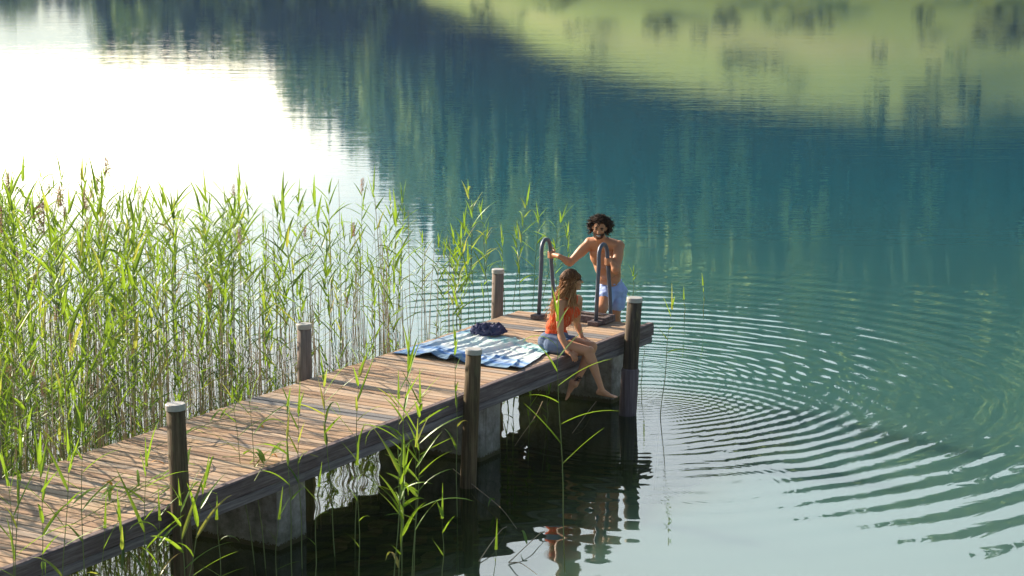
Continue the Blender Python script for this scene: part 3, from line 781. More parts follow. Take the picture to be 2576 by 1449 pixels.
    remesh('denim_shorts', sh, den, .0075, 3, T, lambda p: .0015 * mnoise.noise(p * 22) + .003 * mnoise.noise(Vector((p.x * 8, p.y * 8, p.z * 40))))
    # sunglasses ---------------------------------------------------
    A = lambda x, y, z: hc + HM @ (Vector((x, y, z)) * .93)
    g = MB()
    for x in (-.031, .031): g.sphere(A(x, .087, .008), (.026, .0055, .019), HM, 16, 8)
    attach(gl := g.build('sunglasses', mat_simple('dark_lens', (.012, .010, .012), .12, .6), None, True), T)
    g = MB(); g.tube([A(-.07, -.005, .012), A(-.068, .06, .014), A(-.055, .085, .014), A(0, .098, .014), A(.055, .085, .014), A(.068, .06, .014), A(.07, -.005, .012)], .0035, 6)
    attach(g.build('frame', mat_simple('glasses_frame', (.03, .018, .015), .3, .5), None, True), gl)
    g = MB(); g.sphere(A(0, .084, -.057), (.018, .006, .0065), HM); attach(g.build('lips', mat_simple('lips', (.36, .11, .09), .5), None, True), T)
    # tattoo: dark open pattern just proud of the shin
    t = MB(); ax = (anL - knL).normalized(); c0 = knL.lerp(anL, .86); e1 = Vector((.1, -1, 0)); e1 = (e1 - ax * e1.dot(ax)).normalized(); e2 = ax.cross(e1)
    def on(a, h, r=.0395): return c0 + ax * h + (e1 * math.cos(a) + e2 * math.sin(a)) * (r - h * .06)
    for (a0, a1, h0, h1, rr) in ((-1.0, .7, -.030, -.018, .0032), (-.9, .9, -.012, .0, .0036), (-.3, 1.0, .012, .022, .003), (-1.1, 0, .020, .006, .003)):
        t.tube([on(a0 + (a1 - a0) * k / 8, h0 + (h1 - h0) * k / 8 + .007 * math.sin(k * 1.1)) for k in range(9)], rr, 5)
    for a, h in ((-.5, -.022), (.2, .006), (.5, .016), (0, -.010)): t.sphere(on(a, h, .037), .0085, nu=8, nv=6)
    attach(t.build('ankle_tattoo', mat_simple('ink', (.03, .022, .025), .7), None, True), T)
    # hair ------------------------------------------------------------
    hm = hair_mat('long_wavy_hair', [(0, (.075, .030, .013)), (.35, (.19, .080, .030)), (.65, (.44, .21, .085)), (1, (.74, .44, .20))])
    h = Body()
    h.sphere(hc + HM @ Vector((0, -.020, .038)), (.075, .090, .078), HM, 20, 14)
    h.sphere(hc + HM @ Vector((0, -.062, -.035)), (.068, .055, .085), HM, 16, 12)
    h.cur = (.12, .1, 0)
    hair = attach(h.build('hair', hm, None, True), T)
    st = MB()
    for i in range(900):
        th = rng.uniform(-2.75, 2.75); ph = rng.uniform(.15, 1.6) if rng.random() < .55 else rng.uniform(.0, .75)
        # root on the skull, th = angle round from the back
        q = Vector((math.sin(th) * math.sin(ph) * .083, -math.cos(th) * math.sin(ph) * .098 - .012, math.cos(ph) * .086 + .038))
        if q.y > .020 and q.z < .100: continue
        r0 = hc + HM @ (q * 1.03)
        sidex = math.copysign(1, q.x) * min(1, abs(q.x) / .05)
        front = q.y > -.015
        d1 = hc + HM @ Vector((q.x * 1.18 + sidex * .010, q.y * 1.05 - .012, -.02)); 
        ln = rng.uniform(.20, .50)
        fall = Vector((-.045 if not front else .012, -.015 * sidex, -1)).normalized()
        # hair lies over the back and over the near shoulder
        off = Vector((rng.gauss(0, .018) - .012, rng.gauss(0, .02), 0))
        e = d1 + fall * ln * .5 + off * .8 + B @ Vector((sidex * .028, -.055 if not front else -.005, 0)); e2_ = d1 + fall * ln * 1.0 + off * 2.0 + B @ Vector((sidex * .045, -.085 if not front else .035, 0))
        mid = hc + (HM @ Vector((math.sin(th) * .088, -math.cos(th) * .098 - .012 if q.y < .03 else .028, .035))); path = smoothpath([r0, r0.lerp(mid, .5) + (r0 - hc).normalized() * .012, mid, d1, e, e2_], 20)
        w = rng.uniform(.006, .015); ph0 = rng.gauss(0, 1.0) + th; fr = rng.uniform(3.0, 4.6); ax1 = Vector((rng.gauss(0, 1), rng.gauss(0, 1), 0)).normalized()
        pts = []
        for k, p in enumerate(path):
            t = k / 20; amp = w * min(1, max(0, t - .12) * 2.4) * 1.5
            p = p + ax1 * amp * math.sin(ph0 + fr * 6.28 * t) + Vector((-ax1.y, ax1.x, .3)) * amp * .6 * math.cos(ph0 + fr * 6.28 * t)
            # keep outside the torso
            rel = B.inverted() @ (p - chest.lerp(waist, .2)); m2 = (rel.x / .158) ** 2 + (rel.y / .118) ** 2
            if m2 < 1 and rel.z < .13:
                f_ = 1 / max(.2, math.sqrt(m2)); rel.x *= min(f_, 1.35); rel.y *= min(f_, 1.6); p = chest.lerp(waist, .2) + B @ rel
            pts.append(p)
        R0 = rng.uniform(.0020, .0036); rr = [R0 * (.8 + .5 * math.sin(math.pi * min(1, k / 20 * 1.1))) * (1 - .75 * max(0, (k / 20 - .7) / .3)) for k in range(21)]
        g0 = rng.gauss(0, .12); b0 = len(st.f)
        st.tube(pts, rr, 4, False)
        nf = len(st.f) - b0
        for k in range(nf): st.c[b0 + k] = (min(1, max(.01, .08 + .95 * (k / nf) ** 1.15 * (ln / .42) + g0)), .5, 0)
    attach(st.build('strands', hm, None, True), hair)
build_woman()

def build_man():
    rng = random.Random(5)
    T = empty('person', L(-.68, .12, .38))
    tag(T, 'bare-chested man with curly dark hair and light blue swim shorts climbing the ladder', 'person')
    skin = skin_mat('bronzed_skin', (.52, .235, .12))
    pel = P(1539, 730, 22.02); wa = P(1532, 700, 21.95); chest = P(1520, 645, 21.78); up_ch = P(1517, 618, 21.72)
    neck0 = P(1513, 606, 21.68); hc = P(1508.5, 574, 21.58)
    shR = P(1484, 611, 21.74); shL = P(1557, 619, 21.64)
    gripR = L(-1.19, -.14, 0); gripR.z = P(1398, 640, 21.8).z
    gripL = L(-.49, -.14, 0); gripL.z = P(1530, 655, 21.5).z
    elR = P(1434, 661, 21.70); wrR = P(1408, 645, 21.68); elL = P(1550, 680, 21.40); wrL = P(1541, 662, 21.42)
    hipR = P(1524, 738, 21.96); hipL = P(1553, 733, 22.06)
    knR = P(1513, 778, 21.62); anR = L(-.83, .02, .46); knL = P(1547, 792, 22.02); anL = P(1549, 880, 22.25)
    b = Body()
    sh = (shR - shL).normalized(); B = frame(sh.cross(Vector((0, 0, 1))) * -1, Vector((-.08, -.2, 1)))
    if (B @ Vector((0, 1, 0))).y > 0: B = frame(sh.cross(Vector((0, 0, 1))), Vector((-.08, -.2, 1)))
    PB = frame(Vector((-.25, -.95, 0)), Vector((-.28, 0, 1)))
    b.sphere(pel, (.138, .105, .11), PB, 20, 14); b.sphere(wa, (.132, .095, .10), B, 20, 14)
    b.sphere(wa.lerp(chest, .5), (.137, .100, .12), B, 20, 14)
    b.sphere(chest, (.160, .110, .13), B, 20, 14); b.sphere(up_ch, (.165, .095, .07), B, 20, 14)
    for sg in (-1, 1):
        b.sphere(chest + B @ Vector((sg * .072, .075, .045)), (.075, .045, .055), B, 16, 10)         # pectorals
        for k in range(3): b.sphere(wa.lerp(chest, .1 + .25 * k) + B @ Vector((sg * .032, .088, 0)), (.030, .018, .026), B)
        b.limb(chest + B @ Vector((sg * .12, -.04, .02)), wa + B @ Vector((sg * .085, -.02, 0)), .055, .045)  # flanks
    b.limb(shR, neck0, .060, .058); b.limb(shL, neck0, .060, .058)
    b.sphere(shR, .064); b.sphere(shL, .064)
    b.limb(neck0 + Vector((0, .01, 0)), hc + Vector((0, .03, -.06)), .060, .054)
    b.limb(shR, elR, .054, .041, 6, .010, .4); b.limb(elR, wrR, .043, .027, 6, .008, .25)
    b.limb(shL, elL, .056, .042, 6, .010, .4); b.limb(elL, wrL, .044, .028, 6, .008, .25)
    # hands closed round the handrails: palm behind the rail, fingers wrapping it
    def grip(wr, rail, side, thumb):
        d = Vector((rail.x - wr.x, rail.y - wr.y, (rail.z - wr.z) * .5)).normalized()
        palm = Vector(rail) - d * .030
        b.limb(wr, palm, .027, .030); b.sphere(palm, (.026, .030, .042))
        s = Vector((-d.y, d.x, 0)).normalized() * side           # side the fingers pass the rail on
        for k in range(4):
            z = Vector((0, 0, .033 - .022 * k)); pts = []
            for j, (a, R) in enumerate(((-.2, .036), (.9, .037), (1.9, .036), (2.9, .034), (3.7, .033))):
                pts.append(Vector(rail) + z + (-d * math.cos(a) + s * math.sin(a)) * R + Vector((0, 0, -.003 * j)))
            for j in range(4): b.limb(pts[j], pts[j + 1], (.0115, .0108, .0100, .0092)[j], (.0108, .0100, .0092, .008)[j], 2)
        tz = Vector((0, 0, .045)); pts = [palm + tz * .6 - s * .018, Vector(rail) + tz - s * .032, Vector(rail) + tz * 1.35 + d * .012 - s * .030, Vector(rail) + tz * 1.5 + d * .030 - s * .012]
        for j in range(3): b.limb(pts[j], pts[j + 1], (.0135, .0115, .010)[j], (.0115, .010, .0085)[j], 2)
    grip(wrR, gripR, 1, 1); grip(wrL, gripL, 1, 1)
    b.limb(hipR, knR, .094, .066, 6, .010, .3); b.limb(knR, anR, .060, .036, 6, .012, .3)
    b.limb(hipL, knL, .092, .060, 6, .010, .3); b.limb(knL, anL, .058, .038, 6, .014, .3)
    foot(b, anR, Vector((-.2, -1, 0)), (0, 0, 1), 1.05, 1); foot(b, anL, Vector((-.2, -1, -.2)), (0, 0, 1), 1.05, -1)
    HM = frame(Vector((-.14, -.97, -.14)), Vector((.10, -.14, 1)))
    head(b, hc, HM, 1.0, True)
    remesh('body', b, skin, .0065, 4, T)
    A = lambda x, y, z: hc + HM @ Vector((x, y, z))
    dark = mat_simple('dark_brown_hair', (.018, .010, .007), .6, .3)
    for sg in (-1, 1):
        g = MB(); g.tube([A(sg * .048, .082, .024), A(sg * .033, .094, .031), A(sg * .015, .099, .026)], [.003, .0055, .0045], 6); attach(g.build('eyebrow', dark, None, True), T)
        g = MB(); g.sphere(A(sg * .030, .086, .010), (.015, .008, .0055), HM, 12, 8); attach(g.build('eye', mat_simple('eye', (.035, .022, .02), .3, .5), None, True), T)
    arc = lambda w, y0, z0, c: [A(x, y0 - 6 * x * x, z0 + c * (x / w) ** 2) for x in [w * (k / 5 - 1) for k in range(11)]]
    g = MB(); g.tube(arc(.027, .0915, -.063, .010), [.003] + [.0085] * 9 + [.003], 8); lp = attach(g.build('mouth', mat_simple('mouth', (.22, .075, .06), .5), None, True), T)
    g = MB(); g.tube(arc(.024, .0965, -.060, .009), [.002] + [.0062] * 9 + [.002], 8); attach(g.build('teeth', mat_simple('teeth', (.78, .74, .68), .3, .5), None, True), lp)
    # beard: short stubble shell round the jaw, open round the mouth
    bd = MB()
    for i in range(300):
        a = rng.uniform(-1.4, 1.4); v = rng.uniform(0, 1)
        x = math.sin(a) * (.060 - .012 * v); y = .030 + math.cos(a) * (.058 + .004 * (1 - v)); z = -.035 - .060 * v * (1 - .35 * abs(a) / 1.75) + (.030 if abs(a) > 1.2 else 0)
        if abs(x) < .030 and -.078 < z < -.046 : continue
        p = A(x * 1.03, y * 1.05, z); bd.tube([p, p + HM @ Vector((x * .10, .006, -.007))], [.0030, .0015], 4)
    for i in range(90):
        x = rng.uniform(-.030, .030); p = A(x, .098 - abs(x) * .25, -.042 - abs(x) * .28); bd.tube([p, p + HM @ Vector((x * .1, .003, -.006))], [.0026, .0015], 4)
    attach(bd.build('beard', mat_simple('beard', (.06, .030, .018), .8), None), T)
    # shorts --------------------------------------------------------------
    s = Body(); k = .012
    s.sphere(pel, (.140 + k, .108 + k, .115), PB, 20, 14); s.sphere(pel.lerp(wa, .60), (.130 + k, .095 + k, .045), PB, 20, 12)
    s.limb(hipR, hipR.lerp(knR, .40), .098 + k, .090 + k); s.limb(hipL, hipL.lerp(knL, .50), .098 + k, .094 + k)
    blue = NT('swim_shorts'); f = blue.noise(blue.pos(), 10, 4, .6)
    bm = blue.done(blue.pbr(blue.mix(f, (.30, .40, .72), (.40, .50, .80)), .8, blue.bump(blue.noise(blue.pos(), 25, 3, .6), .4, .006), .2))
    so_ = remesh('swim_shorts', s, bm, .008, 3, T, lambda p: .014 * mnoise.noise(Vector((p.x * 22, p.y * 22, p.z * 6))) + .009 * mnoise.noise(Vector((p.x * 9 + p.z * 25, p.y * 9, p.z * 9))))
    c = MB(); w0 = pel.lerp(wa, .35) + PB @ Vector((0, .118, 0)); c.tube(smoothpath([w0, w0 + PB @ Vector((.012, .014, -.03)), w0 + PB @ Vector((.008, .016, -.07))], 6), .004, 5)
    c.tube(smoothpath([w0, w0 + PB @ Vector((-.014, .014, -.025)), w0 + PB @ Vector((-.018, .016, -.06))], 6), .004, 5)
    attach(c.build('drawstring', mat_simple('cord', (.75, .76, .80), .8), None, True), so_)
    # curly hair -------------------------------------------------------------
    hm = hair_mat('curly_hair', [(0, (.014, .007, .004)), (.5, (.045, .020, .011)), (1, (.20, .095, .045))])
    h = MB(); h.cur = (.1, .1, 0); h.sphere(A(0, -.022, .048), (.083, .092, .082), HM, 20, 14); h.sphere(A(0, -.045, -.02), (.080, .055, .065), HM, 16, 10)
    hair = attach(h.build('hair', hm, None, True), T)
    cu = MB()
    for i in range(900):
        th = rng.uniform(-math.pi, math.pi); ph = math.acos(rng.uniform(-.75, 1))
        d = Vector((math.sin(th) * math.sin(ph), -math.cos(th) * math.sin(ph), math.cos(ph)))
        if d.y > .35 and d.z < .42: continue
        if abs(th) > 1.9 and d.z < .0: continue
        r0 = Vector((d.x * .080, d.y * .092 - .018, d.z * .084 + .040)); out = HM @ d
        ln = rng.uniform(.030, .072) * (1.15 if d.z < .5 else .75); R = rng.uniform(.006, .012); tn = rng.uniform(.9, 1.8); ph0 = rng.uniform(0, 6.28)
        a = Vector((rng.gauss(0, 1), rng.gauss(0, 1), rng.gauss(0, 1))); a = (a - out * a.dot(out)).normalized(); c = out.cross(a)
        st_ = hc + HM @ r0; pts = []
        for k in range(12):
            t = k / 11; pts.append(st_ + out * ln * t + Vector((0, 0, -.018 * t * t)) + (a * math.cos(ph0 + tn * 6.28 * t) + c * math.sin(ph0 + tn * 6.28 * t)) * R * min(1, t * 3))
        b0 = len(cu.f); cu.tube(pts, [.0052 - .0022 * k / 11 for k in range(12)], 4, False); tone = min(1, max(.02, rng.gauss(.35, .22)))
        for k in range(b0, len(cu.f)): cu.c[k] = (tone, .3, 0)
    for sx_ in (-.012, .004):                       # lock over the forehead
        cu.tube([A(sx_, .085, .105), A(sx_ + .006, .100, .075), A(sx_ + .016, .098, .052), A(sx_ + .022, .096, .040)], .003, 4)
    attach(cu.build('curls', hm, None, True), hair)
build_man()

# ------------------------------------------------------------------ reeds
def reed_mesh(rng, H, n_leaf, l0=.22, l1=.42, w=.017, lean=.05, bend=.05, first=.35, top=True, plume=False, stem_r=.0042, spread=1.0):
    """a reed of height H with its foot at the origin, returns stem, leaves, plume builders"""
    st = MB(); lf = MB(); pl = None
    la = rng.uniform(0, 6.28); sway = rng.uniform(.3, 1) * bend * H
    def sp(t): return Vector((math.cos(la), math.sin(la), 0)) * (lean * H * t + sway * t * t * t) + Vector((.008 * math.sin(t * 9 + la), .008 * math.cos(t * 7), 0)) * min(1, t * 3) + Vector((0, 0, H * t))
    N = 9; pts = [sp(-.9 / H if H > 0 else 0)] + [sp(k / N) for k in range(N + 1)]
    st.tube(pts, [stem_r * 1.15] + [stem_r * (1.15 - .85 * (k / N) ** 1.6) for k in range(N + 1)], 5)
    plane = rng.uniform(0, math.pi)
    for i in range(n_leaf):
        t = first + (1 - first) * (i / max(1, n_leaf - 1)) ** .85
        t = min(1, t + rng.uniform(-.015, .015)); p = sp(t) if t < .995 else sp(1)
        az_ = plane + (math.pi if i % 2 else 0) + rng.gauss(0, .45)
        up_t = (t - first) / (1 - first)
        el_ = rad(rng.uniform(28, 58) + 14 * up_t ** 2 + (12 if i >= n_leaf - 2 and top else 0)) / spread ** .3
        Ln = rng.uniform(l0, l1) * (.75 + .5 * math.sin(math.pi * min(1, .15 + up_t))); ww = w * rng.uniform(.75, 1.25)
        droop = rng.uniform(.1, .75) * (1.1 - .6 * up_t)
        if rng.random() < .10: droop += 1.3
        lf.cur = (rng.uniform(0, .62) + .25 * up_t * rng.random(), rng.random(), 1)
        seg = 7; h = Vector((math.cos(az_), math.sin(az_), 0)); sd = Vector((-h.y, h.x, 0)); tw = rng.uniform(-.9, .9)
        q = Vector(p); b0 = len(lf.v); e = el_
        for k in range(seg + 1):
            s = k / seg; wd = ww * (min(1, s * 6 + .35) * (1 - s) ** .75 + .02) ; tws = tw * (.3 + s)
            nrm = h.cross(sd); d = h * math.cos(e) + Vector((0, 0, math.sin(e))); nn = d.cross(sd)
            c = sd * math.cos(tws) + nn * math.sin(tws)
            lf.v.append(tuple(q + c * wd * .5)); lf.v.append(tuple(q + nn.normalized() * -wd * .16)); lf.v.append(tuple(q - c * wd * .5))
            q = q + d * (Ln / seg); e -= droop / seg * (1 + s)
        for k in range(seg):
            a = b0 + 3 * k; lf.face((a, a + 1, a + 4, a + 3)); lf.face((a + 1, a + 2, a + 5, a + 4))
    if top:                                           # spear of the unfolding top leaf
        lf.cur = (rng.uniform(.2, .7), rng.random(), 1); p = sp(.97); b0 = len(lf.v); dr = (sp(1) - sp(.9)).normalized() + Vector((rng.gauss(0, .12), rng.gauss(0, .12), 0))
        ln = rng.uniform(.15, .28); a = Vector((1, 0, 0))
        for k in range(4):
            s = k / 3; wd = .010 * (1 - s) + .001; q = p + dr * ln * s
            lf.v.append(tuple(q + a * wd)); lf.v.append(tuple(q - a * wd))
        for k in range(3): lf.face((b0 + 2 * k, b0 + 2 * k + 1, b0 + 2 * k + 3, b0 + 2 * k + 2))
    if plume:
        pl = MB(); c = sp(1)
        for i in range(60):
            a = rng.uniform(0, 6.28); z = rng.uniform(-.02, .16); ln = rng.uniform(.04, .10)
            d = Vector((math.cos(a + la) * .45 + math.cos(la) * .5, math.sin(a + la) * .45 + math.sin(la) * .5, rng.uniform(-.35, .6)))
            q = c + Vector((0, 0, z)); pl.tube([q, q + d * ln * .5, q + d * ln + Vector((0, 0, -.03))], [.0016, .0026, .0012], 3)
    return st, lf, pl
def mk(parts, root_name='reed'):
    st, lf, pl = parts
    T = st.build(root_name, M['stem'])
    lv = lf.build('leaves', M['leaf'], T)
    if pl: pl.build('plume', M['plume'], T)
    return T
def copy_tree(o, parent=None):
    c = o.copy(); COL.objects.link(c); c.parent = parent
    for ch in o.children: copy_tree(ch, c)
    return c
RR = random.Random(21)
variants = []
for i in range(20):
    variants.append([RR.uniform(1.9, 2.1), reed_mesh(RR, 2.0, RR.randint(10, 16), .26, .50, .032, RR.uniform(0, .06), RR.uniform(0, .07), RR.uniform(.20, .52)), None])
for i in range(4):
    variants.append([2.0, reed_mesh(RR, 2.0, RR.randint(6, 9), .20, .38, .020, RR.uniform(0, .08), .08, .5, False, True), None])
for v in variants: v[2] = None
used_variant = {}
def place_reed(k, x, y, h, rz, tilt, ta, label, group):
    if k not in used_variant: o = used_variant[k] = mk(variants[k][1]); 
    else: o = copy_tree(used_variant[k])
    o.location = (x, y, 0); o.scale = (h / 2.0,) * 3 if h > 1.2 else (.62, .62, h / 2.0)
    o.rotation_euler = Euler((tilt * math.cos(ta), tilt * math.sin(ta), rz))
    tag(o, label, 'reed', group); return o
# --- bed behind the jetty
def bed_density(x, y):
    q = Vector((x, y, 0)) - PA; u = q.dot(PN); v = q.dot(PD)
    if u > -1.86: return 0
    xd = 1288 + F * x / y; yb = CH / y * F - 202           # picture column of the foot
    lim = np.interp(xd, [-200, 0, 400, 700, 950, 1100, 1230], [745, 745, 765, 780, 800, 840, 880])
    if yb < lim: return 0
    d = float(np.interp(xd, [-300, 0, 500, 800, 1000, 1150, 1215, 1260], [1, 1, .95, .70, .55, .30, .16, 0]))
    d *= float(np.interp(yb - lim, [0, 40, 120, 400], [.30, .7, 1, .9]))
    d *= .55 + .9 * max(0, mnoise.noise(Vector((x * .9, y * .9, 4))) + .35)
    return d
cand = []
while len(cand) < 780:
    x = RR.uniform(-7.5, .6); y = RR.uniform(13.5, 27.5)
    if RR.random() < bed_density(x, y): cand.append((x, y))
for _ in range(46):
    q = L(-RR.uniform(1.76, 2.5), RR.uniform(-11, -6.5), 0); cand.append((q.x, q.y))
cand.sort(key=lambda c: (1288 + F * c[0] / c[1] < -30, c[1]))
def bed_height(x, y):
    xd = 1288 + F * x / y
    h = RR.uniform(.8, 1.75) if RR.random() < .80 else RR.uniform(1.75, 2.7)
    # photograph's ragged upper outline of the bed
    topy = float(np.interp(xd, [-100, 100, 260, 330, 400, 470, 620, 690, 800, 900, 960, 1040, 1120, 1180, 1260], [440, 420, 400, 500, 455, 520, 430, 455, 480, 430, 450, 500, 600, 430, 520]))
    zmax = CH - (topy + 202) / F * y - .12
    return max(.7, min(h, zmax * RR.uniform(.90, 1.04)))
zones = [(70, 'at the far left edge of the picture'), (200, 'beyond the bottom left planks'), (330, 'between picture edge and tall front post'), (450, 'directly left of the tall front post top'),
         (600, 'just right of the tall front post'), (770, 'left of the grey brown back post'), (900, 'right of the grey brown back post'), (5000, 'at the thin right end beyond the towel')]
for (x, y) in cand[:235]:
    xd = 1288 + F * x / y; q = Vector((x, y, 0)) - PA; u = q.dot(PN); h = bed_height(x, y)
    k = RR.randint(0, 19) if RR.random() < .89 else RR.randint(20, 23)
    zn = [t for lim, t in zones if xd < lim][0]
    row = 'hard against the deck edge' if u > -2.3 else ('in the front rows' if u > -3.3 else 'deeper in the bed')
    size = 'short' if h < 1.35 else ('mid-height' if h < 1.85 else 'tall'); kd = 'brown-plumed reed' if k > 19 else 'green reed'
    place_reed(k, x, y, h, RR.uniform(0, 6.28), RR.uniform(0, .07), RR.uniform(0, 6.28), f'{size} {kd} {row}, {zn}', 'reeds of the bed behind the jetty')
# the rest of the bed, and its bare dead stalks, as one mass
def mass(name, pts, label, fn, mats):
    V = []; Fq = []; C = []; MI = []; base = 0
    for (x, y) in pts:
        for mi, mb_, Mt in fn(x, y):
            if not mb_: continue
            v = np.array(mb_.v); R = np.array(Mt.to_3x3()); v = v @ R.T + np.array(Mt.translation)
            V.append(v); Fq += [tuple(i + base for i in f) for f in mb_.f]; C += mb_.c; MI += [mi] * len(mb_.f); base += len(v)
    me = bpy.data.meshes.new(name); me.from_pydata(np.concatenate(V).tolist(), [], Fq)
    for m in mats: me.materials.append(m)
    me.polygons.foreach_set('material_index', MI)
    at = me.attributes.new('tone', 'FLOAT_COLOR', 'FACE'); at.data.foreach_set('color', np.array([(*c, 1) for c in C], dtype=np.float32).ravel())
    o = bpy.data.objects.new(name, me); COL.objects.link(o); tag(o, label, 'reeds', kind='stuff')
def fn_reed(x, y):
    h = bed_height(x, y); k = RR.randint(0, 19) if RR.random() < .89 else RR.randint(20, 23); st, lf, pl = variants[k][1]
    Mt = Matrix.Translation((x, y, 0)) @ Euler((RR.gauss(0, .035), RR.gauss(0, .035), RR.uniform(0, 6.28))).to_matrix().to_4x4() @ Matrix.Diagonal((h / 2, h / 2, h / 2, 1))
    return [(0, st, Mt), (1, lf, Mt), (2, pl, Mt)]
mass('reed_bed', cand[235:], 'far rows of the dense green reed bed standing in the lake', fn_reed, [M['stem'], M['leaf'], M['plume']])
shoots = []  # low shoots added to cover bright sky reflections below the deck
for _ in range(150):
    q = L(-RR.uniform(1.76, 2.5), RR.choice((RR.uniform(-5.9, -3.2), RR.uniform(-2.7, -.9), RR.uniform(-9, -6))), 0); shoots.append((q.x, q.y))
def fn_shoot(x, y):
    st, lf, pl = variants[RR.randint(0, 19)][1]; h = RR.uniform(.28, .62)
    Mt = Matrix.Translation((x, y, 0)) @ Euler((RR.gauss(0, .2), RR.gauss(0, .2), RR.uniform(0, 6.28))).to_matrix().to_4x4() @ Matrix.Diagonal((h * .9, h * .9, h / 2 * 1.3, 1))
    return [(0, st, Mt), (1, lf, Mt)]
mass('blocker_shoots', shoots, 'low leafy reed shoots added along the deck back edge to block sky reflection', fn_shoot, [M['stem'], M['leaf']])
def fn_dead(x, y):
    b = MB(); h = RR.uniform(.5, 1.5) if RR.random() < .8 else RR.uniform(1.4, 2.0); dx, dy = RR.gauss(0, .06), RR.gauss(0, .06)
    if RR.random() < .07: dx *= 5; dy *= 5
    b.tube([(0, 0, -.8), (dx * .4, dy * .4, h * .5), (dx, dy, h)], [.0042, .0038, .0022], 4)
    return [(0, b, Matrix.Translation((x, y, 0)))]
dead = []
while len(dead) < 430:
    x = RR.uniform(-7.5, .7); y = RR.uniform(13.5, 27)
    if RR.random() < bed_density(x, y): dead.append((x, y))
for _ in range(260):
    q = L(-RR.uniform(1.74, 2.6), RR.uniform(-10, -1.6), 0); dead.append((q.x, q.y))
mass('dead_reed_stalks', dead, 'thin bare brown dead stalks standing between the reeds', fn_dead, [M['stem_dead']])

